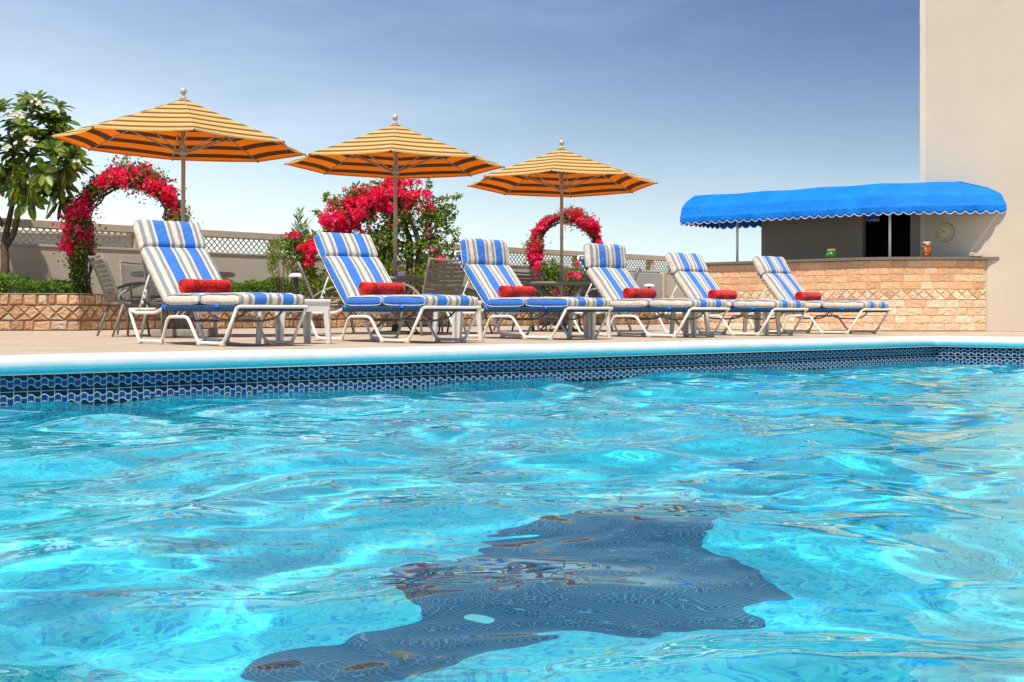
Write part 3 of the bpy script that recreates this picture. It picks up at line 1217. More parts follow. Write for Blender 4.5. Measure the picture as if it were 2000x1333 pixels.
# ------------------------------------------------------------------ white resin side tables
def side_table(label, foot, w, d, h, rz, group='white resin side tables between the loungers'):
    M0 = Matrix.Rotation(rz, 4, 'Z')
    root = thing('side_table', foot + M0 @ Vector((w / 2, d / 2, 0)), rz, label, 'side table', group)
    b = MB()
    b.rbox((w + 0.02, d + 0.02, 0.030), 0.010, Matrix.Translation((0, 0, h - 0.015)), 3, (2, 2, 1))
    b.build('table_top', 'resin', root, smooth=True, auto=50)
    b = MB()
    t = 0.012
    a = 0.075
    for (x0, y0, x1, y1) in ((-w / 2, -d / 2, w / 2, -d / 2 + t), (-w / 2, d / 2 - t, w / 2, d / 2), (-w / 2, -d / 2 + t, -w / 2 + t, d / 2 - t), (w / 2 - t, -d / 2 + t, w / 2, d / 2 - t)):
        b.box((x0, y0, h - 0.03 - a), (x1, y1, h - 0.029))
    b.build('apron', 'resin', root)
    for sx in (-1, 1):
        for sy in (-1, 1):
            b = MB()
            # tapering L section
            z1 = h - 0.03 - a + 0.02
            cx, cy_ = sx * (w / 2 + 0.001), sy * (d / 2 + 0.001)
            for (wx, wy) in ((0.062, 0.016), (0.016, 0.062)):
                vs = []
                for z, k in ((0, 0.72), (z1, 1.0)):
                    ox, oy = cx + (sx * 0.012 if z == 0 else 0), cy_ + (sy * 0.012 if z == 0 else 0)
                    ww, wz = (wx * k if wx > 0.03 else wx), (wy * k if wy > 0.03 else wy)
                    vs += [(ox, oy, z), (ox - sx * ww, oy, z), (ox - sx * ww, oy - sy * wz, z), (ox, oy - sy * wz, z)]
                fc = [(0, 1, 2, 3), (4, 7, 6, 5), (0, 4, 5, 1), (1, 5, 6, 2), (2, 6, 7, 3), (3, 7, 4, 0)]
                if sx * sy > 0:
                    fc = [f[::-1] for f in fc]
                b.add(vs, fc)
            b.build('leg', 'resin', root)
    return root


def tbl(label, pxB, base_y, w, d, h):
    Y = CAM_H * F / (base_y - HZ)
    return side_table(label, at(pxB, Y), w, d, h, ROT)


T1 = tbl('wide white resin side table between the leftmost lounger and the next', 545, 673.0, 0.50, 0.34, 0.375)
tbl('narrow white resin side table just left of the lounger with blue sides and upright headrest', 890, 667.0, 0.31, 0.33, 0.375)
tbl('white resin side table between the two loungers with upright headrests', 1156, 662.5, 0.26, 0.33, 0.375)
tbl('white resin side table behind the foot of the upright headrest lounger with cream sides', 1355, 658.5, 0.25, 0.33, 0.375)
tbl('white resin side table nearest the stone bar, between the last two loungers', 1497, 655.8, 0.25, 0.33, 0.375)
b = MB()
b.rbox((0.10, 0.10, 0.055), 0.012, None, 3, (2, 2, 1))
o = tag(b.build('ashtray', 'white_plain', smooth=True), 'small white box ashtray on the wide side table by the leftmost lounger', 'ashtray')
o.location = T1.location + Vector((-0.085, 0.12, 0.375 + 0.0275))
o.rotation_euler = (0, 0, 0.3)


# ------------------------------------------------------------------ umbrellas
def make_umbrella(label, px, Y, rot, R, base, tilt=(0, 0)):
    root = thing('patio_umbrella', at(px, Y), 0, label, 'umbrella', 'striped yellow and brown umbrellas over the tables')
    zr, za = 2.135, 2.66
    b = MB()
    b.tube([(0, 0, 0.05), (0, 0, 2.62)], 0.024, 12)
    b.tube([(0, 0, 1.34), (0, 0, 1.36)], 0.029, 12)
    b.build('pole', 'pole_metal', root, smooth=True)
    b = MB()
    b.lathe([(0.034, 2.64), (0.032, 2.665), (0.017, 2.685), (0.018, 2.695), (0.032, 2.71), (0.038, 2.732), (0.032, 2.757), (0.014, 2.77)], n=16)
    b.build('finial', 'finial_white', root, smooth=True)
    b = MB()
    b.lathe([(0.035, 2.02), (0.045, 2.03), (0.045, 2.07), (0.036, 2.08), (0.036, 2.12), (0.044, 2.125), (0.03, 2.13)], n=16)
    b.build('hub', 'pole_metal', root, smooth=True)
    # canopy with slight sag between the ribs
    NR, NA = 14, 6
    vs, fs = [], []
    zz0 = 0.0

    def P(i, a8):
        seg = int(a8 // 1) % 8
        f = a8 - int(a8)
        a0, a1 = rot + seg * math.pi / 4, rot + (seg + 1) * math.pi / 4
        t = i / NR
        p0 = Vector((math.cos(a0), math.sin(a0), 0))
        p1 = Vector((math.cos(a1), math.sin(a1), 0))
        p = (p0 * (1 - f) + p1 * f) * (R * t)
        z = za - (za - zr) * (t ** 0.93)
        p = p * (1 - 0.035 * 4 * f * (1 - f) * t * t)
        p.z = z - 0.012 * 4 * f * (1 - f) * t
        return p
    tot = 8 * NA
    vs = []
    for i in range(NR + 1):
        for k in range(tot):
            vs.append(P(i, k / NA))
    for k in range(tot):       # short hem folded down
        q = P(NR, k / NA)
        q.z -= 0.018
        vs.append(q)
    for i in range(NR + 1):
        for k in range(tot):
            k2 = (k + 1) % tot
            fs.append((i * tot + k, (i + 1) * tot + k, (i + 1) * tot + k2, i * tot + k2))
    b = MB()
    b.add([(v.x, v.y, v.z - 2.135) for v in vs], fs)
    c = b.build('canopy', ['umbrella_cloth', 'umbrella_underside'], root)
    sol = c.modifiers.new('thick', 'SOLIDIFY')
    sol.thickness = 0.003
    sol.material_offset = 1
    sol.offset = -1
    c.location.z = 2.135
    for k in range(8):
        a = rot + k * math.pi / 4
        dx, dy = math.cos(a), math.sin(a)
        b = MB()
        b.tube([(dx * 0.03, dy * 0.03, 2.635), (dx * R * 0.5, dy * R * 0.5, za - (za - zr) * 0.5 ** 0.93 - 0.018), (dx * (R + 0.012), dy * (R + 0.012), zr - 0.016)], 0.0085, 6)
        rb = b.build('rib', 'pole_metal', root, smooth=True)
        b = MB()
        t = 0.56
        b.tube([(dx * 0.04, dy * 0.04, 2.05), (dx * R * t, dy * R * t, za - (za - zr) * t ** 0.93 - 0.022)], 0.0085, 6)
        b.build('strut', 'pole_metal', rb, smooth=True)
        b = MB()
        b.lathe([(0.006, -0.014), (0.010, -0.010), (0.010, 0.002), (0.005, 0.008)], (dx * (R + 0.005), dy * (R + 0.005), zr - 0.012), 8)
        b.build('rib_tip', 'dark_iron', rb, smooth=True)
    # the cloth, its ribs and the finial sit a little askew on the upright pole
    Tm = Matrix.Translation((0, 0, 2.4)) @ Matrix.Rotation(math.radians(tilt[0]), 4, 'X') @ Matrix.Rotation(math.radians(tilt[1]), 4, 'Y') @ Matrix.Translation((0, 0, -2.4))
    for ch in list(bpy.data.objects):
        if ch.parent == root and ch.name.split('.')[0] in ('canopy', 'rib'):
            ch.matrix_local = Tm @ Matrix.Translation(ch.location)
    b = MB()
    if base == 'block':
        b.rbox((0.62, 0.62, 0.085), 0.012, Matrix.Translation((0.02, 0, 0.0425)) @ Matrix.Rotation(0.05, 4, 'Z'), 2, (1, 1, 1))
        b.build('base', 'concrete', root, smooth=True, auto=40)
    else:
        b.lathe([(0.30, 0), (0.30, 0.018), (0.27, 0.03), (0.05, 0.045), (0.04, 0.12)], n=32)
        b.build('base', 'dark_iron', root, smooth=True, auto=40)
    return root


UMB = [(358, 14.54), (772, 16.46), (1097, 18.89)]
make_umbrella('striped umbrella nearest the frangipani tree, the largest in view', 358, 14.54, math.radians(19), 1.37, 'block', (-0.6, 1.8))
make_umbrella('middle striped umbrella, in front of the big bougainvillea', 772, 16.46, math.radians(3), 1.37, 'plate', (-0.8, 0.4))
make_umbrella('striped umbrella over the smallest flower arch, closest to the blue awning', 1097, 18.89, math.radians(-8), 1.37, 'plate', (-2.4, 0.2))


# ------------------------------------------------------------------ dining tables and chairs
def make_table(label, px, Y):
    root = thing('dining_table', at(px, Y), 0, label, 'table', 'round grey patio tables under the umbrellas')
    b = MB()
    R = 0.56
    b.lathe([(0.03, 0.665), (R - 0.03, 0.665), (R, 0.675), (R + 0.008, 0.69), (R, 0.708), (R - 0.02, 0.714), (0.03, 0.714)], n=40)
    b.build('table_top', 'table_grey', root, smooth=True, auto=40)
    for k in range(4):
        a = math.radians(45 + 90 * k + 12)
        c, s_ = math.cos(a), math.sin(a)
        b = MB()
        b.tube(fillet([(c * 0.34, s_ * 0.34, 0.665), (c * 0.10, s_ * 0.10, 0.42), (c * 0.12, s_ * 0.12, 0.25), (c * 0.38, s_ * 0.38, 0.0)], 0.15, 6), 0.014, 8)
        b.build('leg', 'grey_tube', root, smooth=True)
    b = MB()
    b.tube([(0.17 * math.cos(a), 0.17 * math.sin(a), 0.33) for a in np.linspace(0, 2 * math.pi, 24, endpoint=False)], 0.009, 6, closed=True)
    b.build('brace_ring', 'grey_tube', root, smooth=True)
    return root


TLAB = ['round grey patio table under the umbrella nearest the frangipani tree', 'round grey patio table with a small white box on it',
        'round grey patio table in front of the smallest flower arch']
for (p_, Y_), l_ in zip(UMB, TLAB):
    make_table(l_, p_, Y_)


def make_chair():
    root = thing('patio_chair', (0, 0, 0), 0, '', 'chair', 'grey strapped patio chairs around the tables')
    r = 0.015
    hw = 0.25
    # local: faces +y
    for sx in (-1, 1):
        x = sx * hw
        b = MB()
        # seat rail runs up into the back
        b.tube(fillet([(x, 0.25, 0.40), (x, 0.10, 0.405), (x, -0.20, 0.375), (x, -0.245, 0.45), (x, -0.36, 0.74), (x, -0.43, 0.90)], 0.06, 5), r, 8)
        b.build('side_rail', 'grey_tube', root, smooth=True)
        # looped arm: teardrop oval in the side plane
        b = MB()
        pts = []
        for k in range(28):
            a = 2 * math.pi * k / 28
            yy = 0.28 * math.cos(a)
            zz = 0.115 * math.sin(a) * (1 + 0.18 * math.cos(a))
            pts.append((x + sx * (0.022 + 0.02 * math.sin(a)), 0.03 + yy, 0.475 + zz + 0.05 * (yy / 0.31)))
        b.tube(pts, r * 1.1, 8, closed=True)
        b.build('arm', 'grey_tube', root, smooth=True)
        for (y0, y1) in ((0.20, 0.27), (-0.20, -0.33)):
            b = MB()
            b.tube([(x + sx * 0.02, y0, 0.36), (x + sx * 0.035, (y0 * 0.6 + y1 * 0.4), 0.22), (x + sx * 0.05, y1, 0.0)], [r * 1.15, r * 1.1, r * 0.85], 8)
            b.build('leg', 'grey_tube', root, smooth=True)
    b = MB()
    n = 12
    b.tube([(hw * (2 * k / n - 1), -0.43 - 0.035 * (1 - (2 * k / n - 1) ** 2), 0.90 - 0.02 * (1 - (2 * k / n - 1) ** 2)) for k in range(n + 1)], r, 8)
    b.build('top_rail', 'grey_tube', root, smooth=True)
    b = MB()
    b.tube([(-hw, 0.25, 0.40), (hw, 0.25, 0.40)], r, 8)
    b.tube([(-hw, -0.20, 0.372), (hw, -0.20, 0.372)], r, 8)
    b.build('cross_rail', 'grey_tube', root, smooth=True)

    def strap(mb, p0, p1, wv, bow):
        vs, fs = [], []
        m = 8
        for k in range(m + 1):
            t = k / m
            c = Vector(p0) * (1 - t) + Vector(p1) * t + bow * (4 * t * (1 - t))
            vs += [c - wv / 2, c + wv / 2]
        for k in range(m):
            fs.append((2 * k, 2 * k + 2, 2 * k + 3, 2 * k + 1))
        mb.add(vs, fs)
    b = MB()
    back = [Vector((0, -0.245, 0.45)), Vector((0, -0.43, 0.90))]
    dv = (back[1] - back[0])
    ln = dv.length
    du = dv.normalized()
    nb = Vector((0, -du.z, du.y))
    k = 0.0
    while k < ln - 0.05:
        c = back[0] + du * (k + 0.024)
        strap(b, c + Vector((-hw, 0, 0)), c + Vector((hw, 0, 0)), du * 0.047, -Vector((0, du.z, -du.y)) * 0.028)
        k += 0.056
    o = b.build('back_straps', 'grey_strap', root)
    sol = o.modifiers.new('thick', 'SOLIDIFY')
    sol.thickness = 0.005
    b = MB()
    k = -0.19
    while k < 0.24:
        z = 0.40 if k > 0 else 0.39
        strap(b, Vector((-hw, k, z)), Vector((hw, k, z)), Vector((0, 0.047, 0)), Vector((0, 0, -0.02)))
        k += 0.056
    o = b.build('seat_straps', 'grey_strap', root)
    sol = o.modifiers.new('thick', 'SOLIDIFY')
    sol.thickness = 0.005
    return root


ch0 = make_chair()
# (px, Y, facing angle of the seat in degrees from +x, label)
CH = [
    (262, 14.75, 33, 'grey strapped chair in full view beside the stone planter, left of the first lounger'),
    (290, 15.80, -62, 'grey strapped chair mostly hidden behind the backrest of the leftmost lounger'),
    (352, 13.75, 84, 'grey patio chair seen only through the leg frames of the leftmost lounger'),
    (650, 16.7, 8, 'grey patio chair peeking out behind the backrest of the second lounger'),
    (842, 15.75, 122, 'grey strapped chair with its broad back to the pool, beside the upright blue headrest'),
    (905, 16.9, 172, 'grey strapped chair half hidden behind the upright blue headrest'),
    (1012, 18.9, 6, 'grey strapped chair whose back shows right of the upright blue headrest'),
    (1055, 19.75, -60, 'grey patio chair with curved arm, left one below the smallest flower arch'),
    (1140, 19.7, 230, 'grey patio chair with curved arm, right one below the smallest flower arch'),
    (1188, 18.7, 176, 'grey patio chair whose corner pokes out right of the upright cream headrest'),
]
for i, (px, Y, a, lb) in enumerate(CH):
    c = ch0 if i == 0 else copy_tree(ch0)
    c.location = at(px, Y)
    c.rotation_euler = (0, 0, math.radians(a - 90))
    c['label'] = lb
b = MB()
b.rbox((0.09, 0.09, 0.065), 0.014, None, 3, (2, 2, 1))
o = tag(b.build('napkin_box', 'white_plain', smooth=True), 'small white box standing on the grey table by the umbrella pole', 'box')
o.location = at(784, 16.3, 0.714 + 0.033)


# ------------------------------------------------------------------ stone walls
def stone_front(path, zrows, rng, pal, name, parent, brick_l=(0.18, 0.42), relief=0.02, gap=0.006, jit=0.0):
    """split stones on the outside (right hand side) of a polyline; path = list of xy"""
    pts = [Vector((p[0], p[1], 0)) for p in path]
    cum = [0]
    for a, c in zip(pts, pts[1:]):
        cum.append(cum[-1] + (c - a).length)
    tot = cum[-1]

    def at_l(l):
        l = max(0, min(tot, l))
        for i in range(len(pts) - 1):
            if l <= cum[i + 1] or i == len(pts) - 2:
                t = (l - cum[i]) / (cum[i + 1] - cum[i])
                p = pts[i] * (1 - t) + pts[i + 1] * t
                d = (pts[i + 1] - pts[i]).normalized()
                return p, Vector((d.y, -d.x, 0))
    b = MB()

    def poly(ring, col, lumpy=True):
        """ring = list of (l, z): outer loop; stone with a raised, uneven face"""
        if jit:
            ring = [(a_ + rng.uniform(-jit, jit), min(zrows[-1][1], max(0.003, c_ + rng.uniform(-jit, jit) * 0.6))) for a_, c_ in ring]
        cx = sum(p[0] for p in ring) / len(ring)
        cz = sum(p[1] for p in ring) / len(ring)
        # densify
        dn = []
        for a, c in zip(ring, ring[1:] + ring[:1]):
            m = max(1, int(math.hypot(c[0] - a[0], c[1] - a[1]) / 0.06))
            for k in range(m):
                t = k / m
                dn.append((a[0] * (1 - t) + c[0] * t, a[1] * (1 - t) + c[1] * t))
        vs = []
        n = len(dn)
        for (sc, dep) in ((1.0, -0.004), (0.985, relief * 0.55), (0.86, relief * 0.95), (0.45, relief)):
            for (l, z) in dn:
                l2 = cx + (l - cx) * (sc if sc < 1 else 1)
                z2 = cz + (z - cz) * (sc if sc < 1 else 1)
                if sc == 0.985:
                    l2 = l + (0.006 if l < cx else -0.006)
                    z2 = z + (0.005 if z < cz else -0.005)
                dd = dep + (rng.uniform(-0.35, 0.35) * relief if (lumpy and sc < 0.98) else 0)
                p, nn = at_l(l2)
                q = p + nn * dd
                vs.append((q.x, q.y, z2))
        p, nn = at_l(cx)
        q = p + nn * (relief * (1 + rng.uniform(-0.3, 0.4)))
        vs.append((q.x, q.y, cz))
        fs = []
        for r_ in range(3):
            for k in range(n):
                fs.append((r_ * n + k, r_ * n + (k + 1) % n, (r_ + 1) * n + (k + 1) % n, (r_ + 1) * n + k))
        for k in range(n):
            fs.append((3 * n + k, 3 * n + (k + 1) % n, 4 * n))
        b.add(vs, fs, col)

    def colr():
        c = pal[rng.randrange(len(pal))]
        k = rng.uniform(0.85, 1.15)
        return tuple(min(1, q * k * rng.uniform(0.96, 1.04)) for q in c)
    for (z0, z1, kind) in zrows:
        if kind == 'brick':
            l = -rng.uniform(0, 0.2)
            while l < tot:
                ln = rng.uniform(*brick_l)
                a, c = max(0, l), min(tot, l + ln)
                if c - a > 0.04:
                    j = rng.uniform(-0.003, 0.003)
                    poly([(a + gap / 2, z0 + gap / 2), (c - gap / 2, z0 + gap / 2 + j), (c - gap / 2, z1 - gap / 2), (a + gap / 2, z1 - gap / 2 + j)], colr())
                l += ln
        else:
            h = z1 - z0
            w = h * 1.08
            l = 0
            g = gap * 0.9
            while l < tot:
                c = l + w / 2
                if c + w / 2 < tot:
                    poly([(c, z0 + g), (c + w / 2 - g, (z0 + z1) / 2), (c, z1 - g), (c - w / 2 + g, (z0 + z1) / 2)], colr())
                    poly([(c + g, z0 + g * 0.6), (c + w - g, z0 + g * 0.6), (c + w / 2, (z0 + z1) / 2 - g * 1.4)], colr())
                    poly([(c + w - g, z1 - g * 0.6), (c + g, z1 - g * 0.6), (c + w / 2, (z0 + z1) / 2 + g * 1.4)], colr())
                l += w
    return b.build(name, 'stone', parent, cols=True)


def offset_path(path, o):
    out = []
    n = len(path)
    for i in range(n):
        a = Vector(path[max(0, i - 1)][:2])
        c = Vector(path[min(n - 1, i + 1)][:2])
        d = (c - a).normalized()
        out.append((path[i][0] + d.y * o, path[i][1] - d.x * o))
    return out


def ribbon_wall(path, thick, z0, z1, name, mat, parent=None, inset=0.0):
    """solid wall whose outside follows path (outside on the right of travel)"""
    fr = offset_path(path, -inset)
    bk = offset_path(path, -inset - thick)
    n = len(path)
    vs = [(x, y, z0) for x, y in fr] + [(x, y, z1) for x, y in fr] + [(x, y, z0) for x, y in bk] + [(x, y, z1) for x, y in bk]
    fs = []
    for i in range(n - 1):
        fs += [(i, i + 1, n + i + 1, n + i), (2 * n + i + 1, 2 * n + i, 3 * n + i, 3 * n + i + 1), (n + i, n + i + 1, 3 * n + i + 1, 3 * n + i), (i + 1, i, 2 * n + i, 2 * n + i + 1)]
    fs += [(0, n, 3 * n, 2 * n), (n - 1, 3 * n - 1, 4 * n - 1, 2 * n - 1)]
    b = MB()
    b.add(vs, fs)
    return b.build(name, mat, parent)


# boundary wall behind the planter
W0, W1 = at(-700, 16.5), at(1326, 36.6)
wd = (W1 - W0).normalized()
wn_out = Vector((wd.y, -wd.x, 0))


def wall_at(px):
    """point of the boundary wall seen in column px"""
    k = (px - 1000) / F
    # W0 + t wd : x = k y
    t = (k * W0.y - W0.x) / (wd.x - k * wd.y)
    return W0 + wd * t


W0 = at(0, 21.85)
W1 = at(1300, 36.2)
wd = (W1 - W0).normalized()
W0 = W0 - wd * 9
wn_out = Vector((wd.y, -wd.x, 0))
WL = (wall_at(1345) - W0).length


def boundary():
    root = thing('boundary_wall', W0, math.atan2(wd.y, wd.x), 'long beige rendered boundary wall with a diamond lattice strip under its top rail', 'wall')
    b = MB()
    b.box((0, -0.02, 0), (WL, 0.16, 1.40))
    b.build('wall', 'boundary_plaster', root)
    b = MB()
    b.box((0, -0.035, 1.402), (WL, 0.175, 1.445))
    b.build('lower_rail', 'fence_paint', root, bevel=0.006)
    b = MB()
    b.box((0, -0.05, 1.725), (WL, 0.19, 1.86))
    b.build('top_rail', 'fence_paint', root, bevel=0.01)
    pos = []
    x = 2.0
    while x < WL:
        pos.append(x)
        x += 3.2
    pos.append(WL - 0.06)
    for x in pos:
        b = MB()
        b.box((x - 0.06, -0.03, 1.447), (x + 0.06, 0.17, 1.723))
        b.build('post', 'fence_paint', root, bevel=0.005)
    edges = [0] + pos
    for a, c in zip(edges, edges[1:]):
        a += 0.06
        c -= 0.06
        if c - a < 0.2:
            continue
        b = MB()
        h = 0.276
        z0 = 1.447
        st = 0.125
        k = a - h
        while k < c:
            for sgn, yy in ((1, 0.055), (-1, 0.075)):
                # diagonal slat clipped to the panel
                xa, xb = (k, k + h) if sgn > 0 else (k + h, k)
                p0, p1 = [xa, z0], [xb, z0 + h]
                t0_, t1_ = 0.0, 1.0
                dx = xb - xa
                for lim, s_ in ((a, 1), (c, -1)):
                    f0, f1 = s_ * (xa - lim), s_ * (xb - lim)
                    if f0 < 0 and f1 < 0:
                        t0_, t1_ = 1, 0
                    elif f0 < 0:
                        t0_ = max(t0_, f0 / (f0 - f1))
                    elif f1 < 0:
                        t1_ = min(t1_, f0 / (f0 - f1))
                if t1_ - t0_ > 0.05:
                    q0 = Vector((xa + dx * t0_, yy, z0 + h * t0_))
                    q1 = Vector((xa + dx * t1_, yy, z0 + h * t1_))
                    dd = (q1 - q0).normalized() * 0.0
                    nn = Vector((-(q1 - q0).z, 0, (q1 - q0).x)).normalized() * 0.008
                    ty = Vector((0, 0.008, 0))
                    vs = [q0 - nn - ty, q0 + nn - ty, q1 + nn - ty, q1 - nn - ty, q0 - nn + ty, q0 + nn + ty, q1 + nn + ty, q1 - nn + ty]
                    b.add(vs, [(0, 3, 2, 1), (4, 5, 6, 7), (0, 1, 5, 4), (3, 7, 6, 2), (1, 2, 6, 5), (0, 4, 7, 3)])
            k += st
        b.build('lattice', 'lattice_paint', root)


boundary()

# stone planter in front of it
PIN = [wall_at(px) + wn_out * 2.0 for px in (1296, 1000, 600, 157)]
pA = at(157, PIN[3].y * 0.985)
PLANT = [at(-260, 19.0), at(0, 19.9), at(150, 19.95), PIN[3] + wn_out * 0.02]
PLANT += [PIN[2], PIN[1], PIN[0]]
PLANT = [(p.x, p.y) for p in PLANT]
simple("planter_mortar", (0.26, 0.165, 0.10), 0.9, 0.1, var=0.2)
planter = thing('stone_planter', (0, 0, 0), 0, 'long low planter faced with pink and tan stone, hedges growing in it', 'planter')
ribbon_wall(PLANT, 0.22, 0, 0.545, 'wall', 'planter_mortar', planter, inset=0.0)
pal_p = [(0.56, 0.34, 0.19), (0.60, 0.39, 0.22), (0.44, 0.26, 0.15), (0.62, 0.42, 0.24), (0.50, 0.26, 0.15), (0.56, 0.42, 0.28)]
rnd = random.Random(5)
stone_front(PLANT, [(0.005, 0.15, 'brick'), (0.16, 0.385, 'dia'), (0.395, 0.555, 'brick')], rnd, pal_p, 'stone_facing', planter, (0.12, 0.26), 0.020, 0.016, jit=0.014)
cap = ribbon_wall(PLANT, 0.26, 0.556, 0.570, 'cap_stone', 'countertop', planter, inset=-0.018)
cap.data.materials.clear()
simple("cap_tan", (0.40, 0.26, 0.16), 0.85, 0.2, var=0.25, scale=6)
cap.data.materials.append(MATS['cap_tan'])
# soil sheet
b = MB()
inn = offset_path(PLANT, -0.2)
outw = [((wall_at(px) - wd * 0 + wn_out * 0.03)) for px in (-420, -60, 60, 157, 600, 1000, 1296)]
vs = [(x, y, 0.50) for x, y in inn] + [(p.x, p.y, 0.50) for p in outw]
n = len(inn)
b.add(vs, [(i, i + 1, n + i + 1, n + i) for i in range(n - 1)])
b.build('soil', 'soil', planter)


# ------------------------------------------------------------------ foliage
def leaves(n, pos, size, cols, rng, aspect=2.0, fold=0.25, up=0.3, dirs=None, jitter=0.25):
    """n leaf blades (two folded quads each -> 6 verts) at pos (n,3)"""
    if dirs is None:
        dirs = rng.normal(size=(n, 3))
        dirs[:, 2] += up
    dirs = dirs / np.linalg.norm(dirs, axis=1, keepdims=True)
    ref = rng.normal(size=(n, 3))
    side = np.cross(dirs, ref)
    side /= np.linalg.norm(side, axis=1, keepdims=True) + 1e-9
    nor = np.cross(side, dirs)
    L = size * rng.uniform(0.65, 1.25, (n, 1))
    Wd = L / aspect / 2
    base = pos
    mid = pos + dirs * L * 0.55 - nor * L * 0.04
    tip = pos + dirs * L - nor * L * 0.12
    lft = pos + dirs * L * 0.5 + side * Wd + nor * Wd * fold
    rgt = pos + dirs * L * 0.5 - side * Wd + nor * Wd * fold
    V = np.stack([base, lft, tip, rgt], 1).reshape(-1, 3)
    i = np.arange(n)[:, None] * 4
    Fc = np.concatenate([i + np.array([0, 1, 2]), i + np.array([0, 2, 3])], 1).reshape(-1, 3)
    ci = rng.randint(0, len(cols), n)
    C = np.array(cols)[ci] * rng.uniform(1 - jitter, 1 + jitter, (n, 1))
    C = np.repeat(C, 4, axis=0)
    return V, Fc, C


def petals(n, pos, size, cols, rng):
    """bougainvillea bract: three broad bracts round a centre"""
    Vs, Fs, Cs = [], [], []
    ax = rng.normal(size=(n, 3)) + np.array([0, -0.5, 0.4])
    ax /= np.linalg.norm(ax, axis=1, keepdims=True)
    ref = rng.normal(size=(n, 3))
    s = np.cross(ax, ref)
    s /= np.linalg.norm(s, axis=1, keepdims=True)
    t = np.cross(ax, s)
    ci = rng.randint(0, len(cols), n)
    C0 = np.array(cols)[ci] * rng.uniform(0.75, 1.2, (n, 1))
    S = size * rng.uniform(0.7, 1.3, (n, 1))
    b = 0
    for k in range(3):
        a = k * 2.094
        d = s * math.cos(a) + t * math.sin(a)
        e = -s * math.sin(a) + t * math.cos(a)
        p0 = pos
        p1 = pos + (d * 0.55 + e * 0.42 + ax * 0.35) * S
        p2 = pos + (d * 1.0 + ax * 0.55) * S
        p3 = pos + (d * 0.55 - e * 0.42 + ax * 0.35) * S
        Vs.append(np.stack([p0, p1, p2, p3], 1).reshape(-1, 3))
        i = np.arange(n)[:, None] * 4 + b
        Fs.append(np.concatenate([i + np.array([0, 1, 2]), i + np.array([0, 2, 3])], 1).reshape(-1, 3))
        Cs.append(np.repeat(C0, 4, axis=0))
        b += 4 * n
    return np.concatenate(Vs), np.concatenate(Fs), np.concatenate(Cs)


GREENS = [(0.09, 0.17, 0.03), (0.13, 0.23, 0.035), (0.06, 0.12, 0.025), (0.20, 0.28, 0.05), (0.15, 0.20, 0.06)]
LIMES = [(0.28, 0.40, 0.05), (0.36, 0.44, 0.08), (0.14, 0.24, 0.03), (0.10, 0.18, 0.03)]
HEDGE = [(0.11, 0.24, 0.025), (0.17, 0.35, 0.04), (0.08, 0.17, 0.02), (0.26, 0.44, 0.06)]
PINK = [(0.88, 0.015, 0.13), (0.92, 0.04, 0.24), (0.74, 0.010, 0.07), (0.95, 0.14, 0.42), (0.82, 0.012, 0.06)]


def clump_filter(P, rng, nc, rad, keep_in=0.9, keep_out=0.35):
    """keep points dense inside random clumps, sparse between them"""
    C = P[rng.randint(0, len(P), nc)]
    d = np.min(np.linalg.norm(P[:, None, :] - C[None], axis=2) / rad, axis=1) if nc * len(P) < 4e7 else np.zeros(len(P))
    pr = np.where(d < 1, keep_in, keep_out)
    return P[rng.rand(len(P)) < pr]


